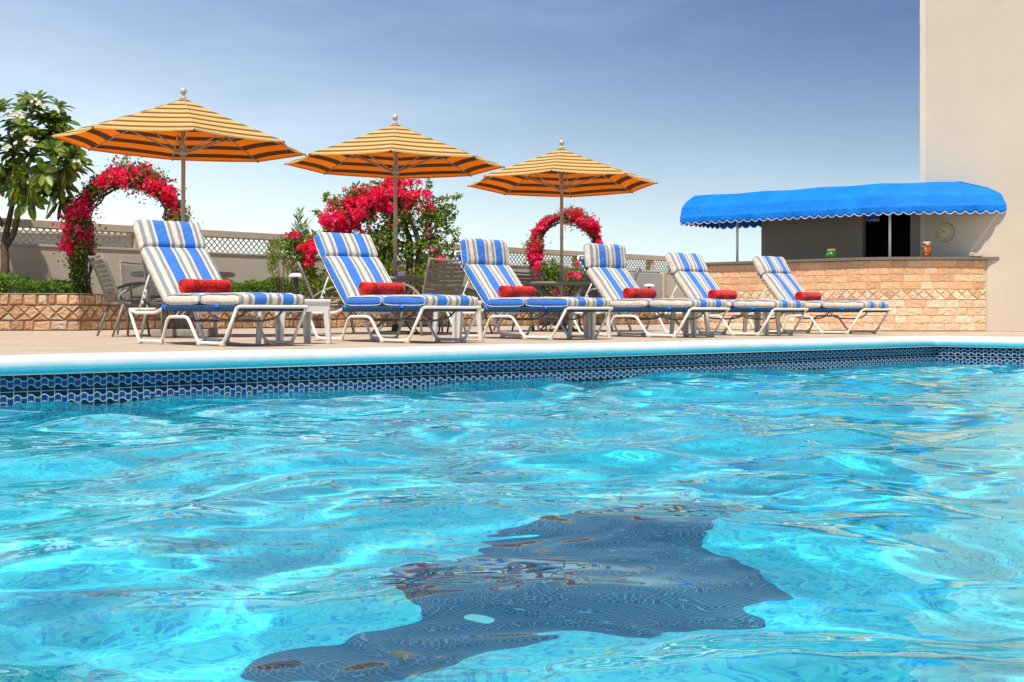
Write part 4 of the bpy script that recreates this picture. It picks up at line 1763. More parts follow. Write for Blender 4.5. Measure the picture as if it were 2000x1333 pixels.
def flower_arch(label, cx, Y, half, top, thick, seed, rz=0.0, nleaf=9000, nfl=3600, bare_right=False):
    """hoop of bougainvillea: two uprights and a round top"""
    root = thing('flower_arch', at(cx, Y), rz, label, 'flower arch', 'bougainvillea arches in the planter')
    rng = np.random.RandomState(seed)
    zs = top - half          # spring line
    # arch frame
    b = MB()
    for off in (-0.12, 0.12):
        pts = [(-half, off, 0.45), (-half, off, zs)]
        for k in range(1, 16):
            a = math.pi - math.pi * k / 16
            pts.append((half * math.cos(a), off, zs + half * math.sin(a)))
        pts += [(half, off, zs), (half, off, 0.45)]
        b.tube(pts, 0.012, 6)
    for k in range(0, 9):
        a = math.pi - math.pi * k / 8
        c, s_ = half * math.cos(a), zs + half * math.sin(a)
        b.tube([(c, -0.12, s_), (c, 0.12, s_)], 0.010, 5)
    b.build('frame', 'dark_iron', root, smooth=True)
    b = MB()
    r2 = random.Random(seed)
    for j in range(5):
        ph, side = r2.uniform(0, 6), (-1 if j % 2 == 0 else 1)
        pts = []
        for k in range(22):
            t = k / 21
            if t < 0.5:
                p = Vector((side * half, 0, 0.45 + (zs - 0.45) * t * 2))
            else:
                a = (t - 0.5) * 2 * 1.3
                p = Vector((side * half * math.cos(a), 0, zs + half * math.sin(a)))
            pts.append(p + Vector((0.06 * math.sin(t * 14 + ph), 0.10 * math.cos(t * 11 + ph), 0)))
        b.tube(pts, [0.026 * (1 - 0.6 * k / 21) for k in range(22)], 6)
    b.build('stem', 'bark', root, smooth=True)
    # points along the hoop; l in 0..1 from left foot to right foot
    Ls = zs - 0.55
    La = math.pi * half
    tot = 2 * Ls + La

    def sample(n, lo, hi, th):
        l = rng.uniform(lo, hi, n) * tot
        P = np.zeros((n, 3))
        for side in (0, 1):
            pass
        m1 = l < Ls
        m3 = l > Ls + La
        m2 = ~(m1 | m3)
        P[m1] = np.stack([-half * np.ones(m1.sum()), np.zeros(m1.sum()), 0.55 + l[m1]], 1)
        a = math.pi - (l[m2] - Ls) / half
        P[m2] = np.stack([half * np.cos(a), np.zeros(m2.sum()), zs + half * np.sin(a)], 1)
        P[m3] = np.stack([half * np.ones(m3.sum()), np.zeros(m3.sum()), 0.55 + tot - l[m3]], 1)
        wob = 0.75 + 0.35 * np.sin(l * 5.1 + seed) + 0.18 * np.sin(l * 13 + 2 * seed)
        r_ = np.abs(rng.normal(0, 0.5, n)) ** 0.8
        u = rng.normal(size=(n, 3))
        u /= np.linalg.norm(u, axis=1, keepdims=True)
        # push outwards from the opening
        out = P - np.array([0, 0, zs])
        out[:, 1] = 0
        out[m1 | m3, 2] = 0
        out /= np.linalg.norm(out, axis=1, keepdims=True) + 1e-6
        P += u * (r_ * wob)[:, None] * th * np.array([1, 1.1, 1]) + out * th * 0.45
        P[:, 2] = np.maximum(P[:, 2], 0.5)
        return P
    P = sample(int(nleaf * 1.6), 0.0, 1.0, thick)
    P = clump_filter(P, rng, 110, 0.15, 0.95, 0.28)
    V, Fc, C = leaves(len(P), P, 0.060, GREENS + LIMES[:2], rng, 1.7)
    np_mesh('foliage', V, Fc, 'leaf', C, root)
    P = sample(int(nfl * 2.0), 0.17, 0.97, thick * 1.05)
    P = clump_filter(P, rng, 36, 0.14, 1.0, 0.06)
    P[:, 1] -= 0.07
    V, Fc, C = petals(len(P), P, 0.044, PINK, rng)
    np_mesh('blossom', V, Fc, 'petal', C, root, smooth=False)
    return root


flower_arch('tall pink bougainvillea arch in the planter, between the frangipani and the first umbrella pole', 252, 20.9, 0.63, 2.31, 0.33, 3, rz=0.12, nleaf=19000, nfl=9000)
flower_arch('smallest pink bougainvillea arch, far along the planter behind the third umbrella pole', 1107, 30.2, 0.62, 2.40, 0.26, 8, rz=0.1, nleaf=13000, nfl=9000)


def big_bougainvillea():
    Y = 25.6
    root = thing('bougainvillea', at(750, Y), 0, 'large spreading bougainvillea, red flowers on the left and bare green sprays on the right', 'bougainvillea')
    rng = np.random.RandomState(21)
    r2 = random.Random(21)
    sc = 2550 / Y

    def loc(px, py, dy=0):
        return Vector(((px - 750) / sc, dy, CAM_H + (HZ - py) / sc))
    b = MB()
    trunks = [[(800, 590), (797, 540), (803, 480), (790, 440), (765, 415), (735, 400), (700, 402)],
              [(818, 590), (815, 530), (820, 480), (808, 440), (785, 405), (760, 380)],
              [(812, 500), (830, 460), (838, 420), (820, 390)],
              [(803, 480), (770, 470), (735, 465), (700, 470), (665, 450)],
              [(735, 400), (700, 390), (670, 405), (650, 430)]]
    for j, tr in enumerate(trunks):
        pts = [loc(x, y, 0.12 * math.sin(j * 2 + k * 0.7)) for k, (x, y) in enumerate(tr)]
        pts = fillet(pts, 0.25, 4)
        n = len(pts)
        r0 = 0.075 if j < 2 else 0.035
        b.tube(pts, [r0 * (1 - 0.65 * k / n) for k in range(n)], 8)
    b.build('trunk', 'bark', root, smooth=True)
    # ellipsoid lobes (px, py, rx, ry, density)
    lobes = [(680, 420, 48, 40), (720, 395, 50, 38), (765, 385, 48, 40), (800, 405, 45, 40), (840, 440, 40, 48), (655, 455, 30, 26), (835, 490, 45, 40),
             (770, 440, 50, 30), (690, 480, 50, 25), (740, 480, 55, 40), (800, 530, 70, 42), (860, 420, 25, 34), (720, 530, 60, 40), (865, 520, 30, 35), (660, 540, 40, 30)]
    Ps = []
    for (x, y, rx, ry) in lobes:
        n = int(rx * ry * (1.15 if x < 790 else 0.85))
        u = rng.normal(size=(n, 3))
        u /= np.linalg.norm(u, axis=1, keepdims=True)
        rr = rng.uniform(0.25, 1.12, (n, 1)) ** 0.7
        c = loc(x, y)
        Ps.append(np.array(c) + u * rr * np.array([rx / sc, 0.42, ry / sc]))
    P = np.concatenate(Ps)
    P = clump_filter(P, rng, 150, 0.15, 0.85, 0.12)
    P[:, 2] = np.maximum(P[:, 2], 0.52)
    V, Fc, C = leaves(len(P), P, 0.080, GREENS + LIMES + LIMES, rng, 1.6)
    np_mesh('foliage', V, Fc, 'leaf', C, root)
    # loose sprays on the right, leaves strung along thin shoots
    b = MB()
    SP = []
    sprays = [[(830, 400), (860, 388), (890, 386), (902, 382)], [(845, 415), (875, 402), (892, 404)], [(850, 450), (880, 425), (896, 415)],
              [(850, 470), (880, 450), (898, 452)], [(855, 500), (880, 482), (890, 470), (898, 462)], [(820, 380), (840, 362), (836, 350)],
              [(850, 430), (872, 440), (884, 452)], [(640, 440), (628, 420), (618, 418)], [(645, 400), (636, 388), (640, 372)], [(860, 520), (885, 500), (900, 480)]]
    for j, spr in enumerate(sprays):
        pts = fillet([loc(x, y, r2.uniform(-0.3, 0.3)) for x, y in spr], 0.3, 5)
        b.tube(pts, 0.005, 5)
        for a, c in zip(pts, pts[1:]):
            for k in range(7):
                q = a.lerp(c, r2.random())
                SP.append((q.x + r2.gauss(0, 0.03), q.y + r2.gauss(0, 0.03), q.z + r2.gauss(0, 0.03)))
    b.build('shoot', 'dead_twig', root, smooth=True)
    V, Fc, C = leaves(len(SP), np.array(SP), 0.08, LIMES, rng, 1.6)
    np_mesh('spray_leaves', V, Fc, 'leaf', C, root)
    # blossom
    fl = [(680, 410, 40, 30, 1), (715, 388, 42, 26, 1.2), (760, 370, 42, 30, 1.3), (790, 395, 36, 28, 1.2), (650, 430, 24, 24, 1.2), (820, 405, 20, 20, 0.7), (700, 425, 45, 22, 1.0),
          (640, 440, 18, 12, 0.8), (668, 448, 20, 14, 0.9), (765, 440, 22, 10, 0.6), (838, 440, 9, 10, 1.4), (850, 492, 10, 6, 2), (862, 508, 9, 8, 2), (745, 405, 50, 20, 0.9), (688, 440, 30, 10, 1), (768, 345, 12, 10, 2), (800, 360, 24, 12, 0.8), (832, 345, 10, 8, 0.5), (825, 385, 22, 14, 0.9), (845, 410, 16, 10, 0.7), (838, 455, 10, 8, 0.8), (720, 455, 20, 8, 0.6),
          (680, 372, 16, 8, 1.0), (835, 380, 8, 6, 1)]
    Ps = []
    for (x, y, rx, ry, dn) in fl:
        n = int(rx * ry * 1.2 * dn)
        u = rng.normal(size=(n, 3))
        u /= np.linalg.norm(u, axis=1, keepdims=True)
        rr = rng.uniform(0.1, 1.1, (n, 1)) ** 0.6
        c = loc(x, y, -0.18)
        Ps.append(np.array(c) + u * rr * np.array([rx / sc, 0.42, ry / sc]))
    P = np.concatenate(Ps)
    P = clump_filter(P, rng, 80, 0.115, 0.85, 0.05)
    V, Fc, C = petals(len(P), P, 0.044, PINK, rng)
    np_mesh('blossom', V, Fc, 'petal', C, root, smooth=False)


big_bougainvillea()


def bush(name, label, cat, cx, Y, boxes, seed, cols, lsize, dens, fl=None, flcols=None, depth=0.35, stems=0, group=None):
    """bush from ellipsoids given in photo pixels at distance Y"""
    sc = F / Y
    root = thing(name, at(cx, Y), 0, label, cat, group)
    rng = np.random.RandomState(seed)
    r2 = random.Random(seed)

    def loc(px, py, dy=0):
        return Vector(((px - cx) / sc, dy, CAM_H + (HZ - py) / sc))

    def cloud(bl, dn):
        Ps = []
        for bx in bl:
            x, y, rx, ry = bx[:4]
            n = int(rx * ry * dn)
            u = rng.normal(size=(n, 3))
            u /= np.linalg.norm(u, axis=1, keepdims=True)
            rr = rng.uniform(0.2, 1.1, (n, 1)) ** 0.6
            Ps.append(np.array(loc(x, y)) + u * rr * np.array([rx / sc, depth, ry / sc]))
        return np.concatenate(Ps)
    P = cloud(boxes, dens)
    P = clump_filter(P, rng, 60, 0.14, 0.95, 0.4)
    P[:, 2] = np.maximum(P[:, 2], 0.51)
    V, Fc, C = leaves(len(P), P, lsize, cols, rng, 2.2, up=0.6)
    np_mesh('foliage', V, Fc, 'leaf', C, root)
    if fl:
        P = cloud(fl, dens * 0.8)
        P = clump_filter(P, rng, 26, 0.10, 1.0, 0.1)
        V, Fc, C = petals(len(P), P - np.array([0, 0.15, 0]), lsize * 0.6, flcols or PINK, rng)
        np_mesh('blossom', V, Fc, 'petal', C, root, smooth=False)
    b = MB()
    for k in range(max(3, stems)):
        bx = boxes[k % len(boxes)]
        x = bx[0] + r2.uniform(-0.5, 0.5) * bx[2]
        b.tube([Vector((((x + r2.uniform(-6, 6)) - cx) / sc, r2.uniform(-0.1, 0.1), 0.48)), loc(x, bx[1])], [0.014, 0.007], 5)
    b.build('stem', 'dead_twig', root, smooth=True)
    return root


bush('flowering_shrub', 'loose shrub with a few red flowers beside the oleander against the boundary wall', 'shrub', 585, 23.3,
     [(570, 478, 28, 20), (595, 500, 26, 28), (610, 470, 18, 18), (600, 540, 24, 20), (620, 560, 20, 14)], 31, LIMES + GREENS[:2], 0.085, 1.0,
     fl=[(575, 462, 14, 8), (600, 490, 20, 14), (606, 510, 12, 12), (618, 480, 12, 14)], stems=5)


def oleander(label, px, Y, stems, seed):
    root = thing('oleander', at(px, Y), 0, label, 'oleander')
    sc = F / Y
    rng = np.random.RandomState(seed)
    r2 = random.Random(seed)
    b = MB()
    Ps, Ds = [], []
    for (x0, x1, y1) in stems:
        p0 = Vector(((x0 - px) / sc, r2.uniform(-0.1, 0.1), 0.48))
        p1 = Vector(((x1 - px) / sc, r2.uniform(-0.1, 0.1), CAM_H + (HZ - y1) / sc))
        mid = p0.lerp(p1, 0.5) + Vector((r2.uniform(-0.05, 0.05), 0, 0))
        b.tube([p0, mid, p1], [0.011, 0.009, 0.005], 5)
        for k in range(34):
            t = 1 - (k / 34) * min(0.5, 0.42 / max(0.1, (p1 - p0).length))
            q = mid.lerp(p1, max(0, (t - 0.5) * 2))
            a = k * 2.4
            Ps.append(q)
            Ds.append((math.cos(a) * 0.6, math.sin(a) * 0.6, 0.55 + 0.4 * (t - 0.7)))
    b.build('stem', 'dead_twig', root, smooth=True)
    V, Fc, C = leaves(len(Ps), np.array(Ps), 0.15, LIMES, rng, 5.0, dirs=np.array(Ds))
    np_mesh('foliage', V, Fc, 'leaf', C, root)


oleander('thin oleander with bare stems and leafy tips against the boundary wall', 555, 23.6,
         [(548, 527, 500), (555, 540, 472), (560, 556, 490), (566, 585, 415), (570, 592, 440), (552, 522, 478), (566, 600, 440), (560, 574, 500)], 4)
oleander('thin oleander standing beside the smallest flower arch', 1180, 30.5, [(1120, 1128, 512), (1130, 1140, 540), (1150, 1146, 520), (1165, 1170, 535), (1060, 1040, 490), (1050, 1030, 480)], 9)


def hedge(label, pts, h, seed, name='hedge'):
    """clipped low hedge: leaf mass over a run of ground points"""
    rng = np.random.RandomState(seed)
    c0 = Vector(pts[0])
    root = thing(name, (c0.x, c0.y, 0.5), 0, label, 'hedge')
    Ps = []
    for a, c in zip(pts, pts[1:]):
        a, c = Vector(a), Vector(c)
        ln = (c - a).length
        n = int(ln * 2600)
        t = rng.rand(n)
        l = t * ln
        top = h * (0.82 + 0.14 * np.sin(l * 4.1 + seed) + 0.10 * np.sin(l * 9.7))
        z = top * (1 - rng.rand(n) ** 2.2)
        off = rng.uniform(-0.34, 0.34, n)
        x = a.x + (c.x - a.x) * t
        y = a.y + (c.y - a.y) * t
        Ps.append(np.stack([x - c0.x + rng.normal(0, 0.02, n), y + off - c0.y, z], 1))
    P = np.concatenate(Ps)
    P = clump_filter(P, rng, 220, 0.10, 1.0, 0.5)
    V, Fc, C = leaves(len(P), P, 0.062, HEDGE, rng, 2.2, up=0.9)
    np_mesh('foliage', V, Fc, 'leaf', C, root)
    b = MB()
    r2 = random.Random(seed)
    for k in range(26):
        a, c = Vector(pts[0]), Vector(pts[-1])
        p = a.lerp(c, k / 25) - c0
        b.tube([(p.x, p.y, -0.02), (p.x + r2.uniform(-0.06, 0.06), p.y, h * 0.7)], 0.008, 5)
    b.build('stem', 'dead_twig', root, smooth=True)


hp = lambda px, back: (wall_at(px) + wn_out * back)
hedge('bright green low hedge at the left end of the stone planter, under the frangipani', [tuple(at(-220, 19.6)[:2]) + (0,), tuple(at(0, 20.4)[:2]) + (0,), tuple(at(150, 20.7)[:2]) + (0,)], 0.32, 1)
hedge('long green low hedge in the planter between the leftmost lounger and the next', [tuple(hp(320, 1.55)[:2]) + (0,), tuple(hp(440, 1.55)[:2]) + (0,), tuple(hp(600, 1.5)[:2]) + (0,)], 0.40, 2)
hedge('low green hedge in the planter behind the upright blue headrest', [tuple(hp(760, 1.4)[:2]) + (0,), tuple(hp(900, 1.4)[:2]) + (0,)], 0.30, 6)
bush('flowering_shrub', 'low bushy shrub dotted with red flowers, behind the table by the smallest arch', 'shrub', 1110, 29.0,
     [(1060, 560, 25, 30), (1100, 555, 35, 34), (1150, 550, 35, 32), (1075, 530, 25, 20), (1190, 575, 14, 20)], 41, GREENS + HEDGE[:2], 0.09, 1.3,
     fl=[(1048, 545, 10, 18), (1090, 572, 20, 8), (1120, 540, 16, 10), (1050, 520, 8, 8), (1128, 512, 5, 5)], stems=6, depth=0.5)


def frangipani():
    Y = 20.6
    cx = 12
    sc = F / Y
    root = thing('frangipani_tree', at(cx, Y), 0, 'frangipani tree with long glossy leaves and white flowers, rising from the planter', 'tree')
    rng = np.random.RandomState(77)
    r2 = random.Random(77)

    def loc(px, py, dy=0.0):
        return Vector(((px - cx) / sc, dy, CAM_H + (HZ - py) / sc))
    b = MB()
    br = [([(4, 580), (8, 520), (2, 478), (8, 440), (20, 390), (26, 330), (20, 290)], 0.072, 0.024),
          ([(4, 480), (22, 455), (34, 410), (45, 370), (50, 340), (70, 300)], 0.055, 0.022),
          ([(38, 400), (58, 378), (80, 365)], 0.028, 0.018),
          ([(24, 350), (45, 370)], 0.02, 0.018), ([(26, 330), (50, 300), (90, 270)], 0.026, 0.018), ([(20, 290), (10, 250), (40, 225)], 0.03, 0.016),
          ([(50, 340), (90, 320), (130, 315)], 0.026, 0.016), ([(8, 440), (-30, 380), (-60, 330)], 0.05, 0.025), ([(-60, 330), (-50, 260), (-30, 230)], 0.03, 0.018)]
    for j, (pl, r0, r1) in enumerate(br):
        pts = fillet([loc(x, y, 0.15 * math.sin(j * 1.7 + 0.5 * k)) for k, (x, y) in enumerate(pl)], 0.2, 4)
        n = len(pts)
        b.tube(pts, [r0 + (r1 - r0) * k / (n - 1) for k in range(n)], 9)
    b.build('trunk', 'bark', root, smooth=True)
    # rosettes
    tips = [(42, 195), (70, 215), (100, 205), (20, 225), (110, 235), (55, 250), (85, 260), (15, 265), (118, 262), (35, 300), (75, 300), (105, 295), (140, 318), (120, 322),
            (150, 325), (5, 320), (55, 330), (90, 345), (60, 365), (85, 380), (30, 345), (-10, 350), (-20, 300), (-40, 240), (-10, 215), (-60, 280), (110, 350), (95, 375),
            (0, 290), (28, 270), (65, 280), (130, 300), (45, 225), (90, 235), (70, 345), (-35, 330), (-60, 220), (160, 322)]
    tips += [(x + r2.uniform(-18, 18), y + r2.uniform(-16, 16)) for (x, y) in tips if y < 340 or x > 30]
    Vs, Fs, Cs = [], [], []
    cnt = 0
    pal = [(0.085, 0.15, 0.018), (0.12, 0.20, 0.022), (0.17, 0.26, 0.03), (0.06, 0.10, 0.015), (0.24, 0.29, 0.04)]
    fpos = []
    for (x, y) in tips:
        c = np.array(loc(x + r2.uniform(-4, 4), y + r2.uniform(-4, 4), r2.uniform(-0.65, 0.65)))
        ax = np.array([r2.uniform(-0.5, 0.5) + (x - 50) / 200, r2.uniform(-0.7, 0.2), 0.8 - (y > 330) * 0.9 + r2.uniform(-0.3, 0.3)])
        ax /= np.linalg.norm(ax)
        s = np.cross(ax, [0.3, 0.9, 0.1])
        s /= np.linalg.norm(s)
        t = np.cross(ax, s)
        n = r2.randint(13, 18)
        for k in range(n):
            a = k * 2.399 + r2.uniform(-0.2, 0.2)
            el = 0.05 + 0.75 * (k / n)
            d = (s * math.cos(a) + t * math.sin(a)) * math.cos(el) + ax * math.sin(el)
            L = r2.uniform(0.24, 0.36) * (1 - 0.25 * k / n)
            w = L * 0.19
            sd_ = np.cross(d, ax)
            sd_ /= np.linalg.norm(sd_) + 1e-9
            nr = np.cross(sd_, d)
            col = np.array(pal[r2.randrange(5)]) * r2.uniform(0.8, 1.25)
            prof = [(0.0, 0.12), (0.2, 0.42), (0.45, 0.85), (0.7, 1.0), (0.88, 0.72), (1.0, 0.05)]
            vv = []
            for (q, wq) in prof:
                droop = -0.22 * q * q * L
                base = c + d * (q * L) + np.array([0, 0, droop])
                vv += [base + sd_ * w * wq + nr * w * 0.28 * wq, base, base - sd_ * w * wq + nr * w * 0.28 * wq]
            for q in range(5):
                o_ = cnt + q * 3
                Fs += [[o_, o_ + 3, o_ + 4, o_ + 1], [o_ + 1, o_ + 4, o_ + 5, o_ + 2]]
            Vs += vv
            Cs += [col] * len(vv)
            cnt += len(vv)
    np_mesh('foliage', np.array(Vs), np.array(Fs), 'glossy_leaf', np.array(Cs), root)
    for (x, y) in ((106, 214), (116, 218), (62, 234), (74, 240), (82, 283), (92, 290), (48, 300), (178, 326), (90, 362)):
        c = loc(x, y, -0.72)
        fb = MB()
        for j in range(5):
            cc = c + Vector((r2.gauss(0, 0.035), r2.gauss(0, 0.03), r2.gauss(0, 0.03)))
            for k in range(5):
                a = k * 1.2566 + j
                e1 = Vector((math.cos(a), -0.45, math.sin(a)))
                e2 = Vector((math.cos(a + 0.62), -0.35, math.sin(a + 0.62)))
                e3 = Vector((math.cos(a - 0.5), -0.3, math.sin(a - 0.5)))
                fb.add([cc, cc + e3 * 0.017, cc + e1 * 0.034, cc + e2 * 0.022], [(0, 1, 2, 3)])
        fb.build('blossom', 'flower_white', root)


simple("flower_white", (0.80, 0.76, 0.62), 0.6, 0.2, var=0.05)
frangipani()


def garden_light(label, px, Y, py):
    sc = F / Y
    root = thing('garden_light', at(px, Y, 0.5), 0, label, 'garden light', 'mushroom shaped garden lights in the planter')
    zt = CAM_H + (HZ - py) / sc - 0.5
    b = MB()
    b.tube([(0, 0, -0.02), (0, 0, zt - 0.06)], 0.035, 12)
    b.build('post', 'dark_iron', root, smooth=True)
    b = MB()
    b.lathe([(0.13, zt - 0.07), (0.14, zt - 0.055), (0.12, zt - 0.02), (0.06, zt)], n=20)
    b.build('lamp_shade', 'white_plain', root, smooth=True)


garden_light('white mushroom garden light above the hedge, left of the blue sided lounger', 579, 22.7, 534)
garden_light('white mushroom garden light above the red towel of the cream upright headrest lounger', 1268, 31.5, 555)

# pale equipment panel at the far end of the boundary wall
pc = wall_at(1290) + wn_out * 0.12
root = thing('wall_panel', pc, math.atan2(wd.y, wd.x), 'pale green painted panel fixed low on the boundary wall beside the lounger with upright cream headrest', 'panel')
b = MB()
b.box((-2.7, -0.04, 0.5), (-0.15, 0.06, 1.36))
b.build('panel', 'pale_plaster', root, bevel=0.01)
b = MB()
b.box((-0.13, -0.09, 0.45), (0.02, 0.06, 1.40))
b.build('end_post', 'fence_paint', root, bevel=0.01)

# buildings over the wall, seen only through the lattice
nb = thing('neighbour_building', at(60, 40, -4), 0.5, 'plain grey neighbouring building seen only through the lattice strip at the left', 'building')
b = MB()
b.box((-14, 0, 0), (3.5, 8, 6.72))
b.build('wall', 'neighbour_wall', nb)
b = MB()
b.box((-14.2, -0.2, 6.722), (3.7, 8.2, 6.80))
b.build('roof', 'fence_paint', nb)
nb = thing('neighbour_shed', at(1130, 52, -4), 0.7, 'low shed with ribbed pale metal roof seen through the lattice near the bar', 'shed')
b = MB()
b.box((-4, 0, 0), (6, 6, 5.75))
b.build('wall', 'pale_metal', nb)
b = MB()
for k in range(26):
    x = -4.2 + k * 0.4
    b.add([(x, -0.3, 5.76), (x + 0.2, -0.3, 5.82), (x + 0.4, -0.3, 5.76), (x, 4, 6.35), (x + 0.2, 4, 6.41), (x + 0.4, 4, 6.35)], [(0, 1, 4, 3), (1, 2, 5, 4)])
b.build('roof', 'pale_metal', nb)

# ------------------------------------------------------------------ tower and bar
TW = Vector((6.985, 19.30, 0))       # where the bar front meets the tower wall
tdir = -Vd                           # towards the camera side
tn = -U                              # wall faces this way


def tower():
    root = thing('tower', (0, 0, 0), 0, 'tall plain beige rendered building block rising out of the picture at the right edge', 'building')
    a = TW + Vd * 0.95
    c = TW - Vd * 12
    bk = U * 9
    H = 16
    b = MB()
    pts = [a, c, c + bk, a + bk]
    vs = [(p.x, p.y, 0) for p in pts] + [(p.x, p.y, H) for p in pts]
    b.add(vs, [(0, 1, 5, 4), (1, 2, 6, 5), (2, 3, 7, 6), (3, 0, 4, 7), (4, 5, 6, 7)])
    b.build('wall', 'tower_plaster', root)
    # slim corner pilaster at the far end
    b = MB()
    p0 = a + Vd * 0.003 + tn * 0.012
    pts = [p0, p0 + Vd * 0.12 + U * 0.03, p0 + Vd * 0.12 + U * 0.6, p0 + U * 0.6]
    vs = [(p.x, p.y, 0) for p in pts] + [(p.x, p.y, H) for p in pts]
    b.add(vs, [(1, 0, 4, 5), (2, 1, 5, 6), (3, 2, 6, 7), (0, 3, 7, 4), (4, 7, 6, 5)])
    b.build('corner_pilaster', 'tower_plaster_sunlit', root)
    return a


tower_end = tower()

BAR = [at(1352, 21.9), at(1374, 21.35), at(1430, 20.95), at(1500, 20.5), at(1560, 20.1), at(1630, 19.65), at(1700, 19.3), at(1760, 19.2), at(1830, 19.17), at(1900, 19.22), at(1926, 19.27)]
BARP = [(p.x, p.y) for p in BAR]
# smooth
def smooth_path(p, it=2):
    for _ in range(it):
        q = [p[0]]
        for a, c in zip(p, p[1:]):
            q.append((a[0] * 0.75 + c[0] * 0.25, a[1] * 0.75 + c[1] * 0.25))
            q.append((a[0] * 0.25 + c[0] * 0.75, a[1] * 0.25 + c[1] * 0.75))
        q.append(p[-1])
        p = q
    return p


BARP = smooth_path(BARP, 1)
simple("bar_mortar", (0.60, 0.42, 0.27), 0.9, 0.1, var=0.12)
bar = thing('bar_counter', (0, 0, 0), 0, 'curved poolside bar faced with orange split stone and a band of diamond stones', 'bar counter')
ribbon_wall(BARP, 0.25, 0, 1.045, 'wall', 'bar_mortar', bar)
pal_b1 = [(0.74, 0.44, 0.24), (0.77, 0.48, 0.28), (0.72, 0.41, 0.22), (0.78, 0.55, 0.35), (0.75, 0.45, 0.25), (0.76, 0.47, 0.27)]
pal_b2 = [(0.82, 0.60, 0.40), (0.80, 0.56, 0.36), (0.84, 0.66, 0.47), (0.80, 0.53, 0.33), (0.82, 0.62, 0.42), (0.74, 0.44, 0.25)]
rnd = random.Random(12)
zz = [0.005, 0.118, 0.231, 0.344, 0.457]
stone_front(BARP, [(zz[i], zz[i + 1], 'brick') for i in range(4)], rnd, pal_b2, 'lower_stone', bar, (0.16, 0.38), 0.013, 0.002)
stone_front(BARP, [(0.462, 0.612, 'dia')], rnd, pal_b2, 'diamond_band', bar, (0.16, 0.38), 0.012, 0.007)
z2 = [0.617, 0.725, 0.833, 0.941, 1.046]
stone_front(BARP, [(z2[i], z2[i + 1], 'brick') for i in range(4)], rnd, pal_b1, 'upper_stone', bar, (0.16, 0.40), 0.008, 0.002)
TOPP = list(BARP)
TOPP[-1] = (TW.x + 0.02 - 0.0, TW.y - 0.02)
pe = TW - Vd * 0.24
ct = ribbon_wall(offset_path(BARP, 0.07) + [(pe.x - 0.01, pe.y - 0.0)], 0.62, 1.05, 1.09, 'counter_top', 'countertop', bar)

# room behind the bar
A_ = tower_end + tn * 0.0 + Vd * 0.03
A_ = Vector((A_.x - 0.02, A_.y + 0.05, 0))
B_ = at(1487, 22.0)
bd_ = (B_ - A_)
bl = bd_.length
room = thing('bar_room', A_, math.atan2(bd_.y, bd_.x), 'grey rendered store room with a dark doorway behind the bar', 'room')
d1, d2 = None, None


def along(px):
    k = (px - 1000) / F
    u = bd_.normalized()
    return (k * A_.y - A_.x) / (u.x - k * u.y)


d1, d2 = along(1778), along(1685)
Hh = 1.98
b = MB()
# local x runs left, local y = -outward ; thickness to the back is local -y
b.box((-0.1, -0.10, 0), (d1, 0, Hh))
b.box((d2, -0.10, 0), (bl, 0, Hh))
b.box((d1, -0.099, 1.93), (d2, -0.001, Hh))
b.box((bl - 0.10, -1.9, 0), (bl, -0.101, Hh))
b.build('wall', 'room_wall', room)
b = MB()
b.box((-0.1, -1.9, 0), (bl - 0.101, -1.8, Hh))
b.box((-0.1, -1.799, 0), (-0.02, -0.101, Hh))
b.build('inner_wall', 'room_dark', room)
b = MB()
b.box((-0.1, -1.9, Hh + 0.002), (bl + 0.02, 0.02, Hh + 0.06))
b.build('roof', 'room_wall', room)


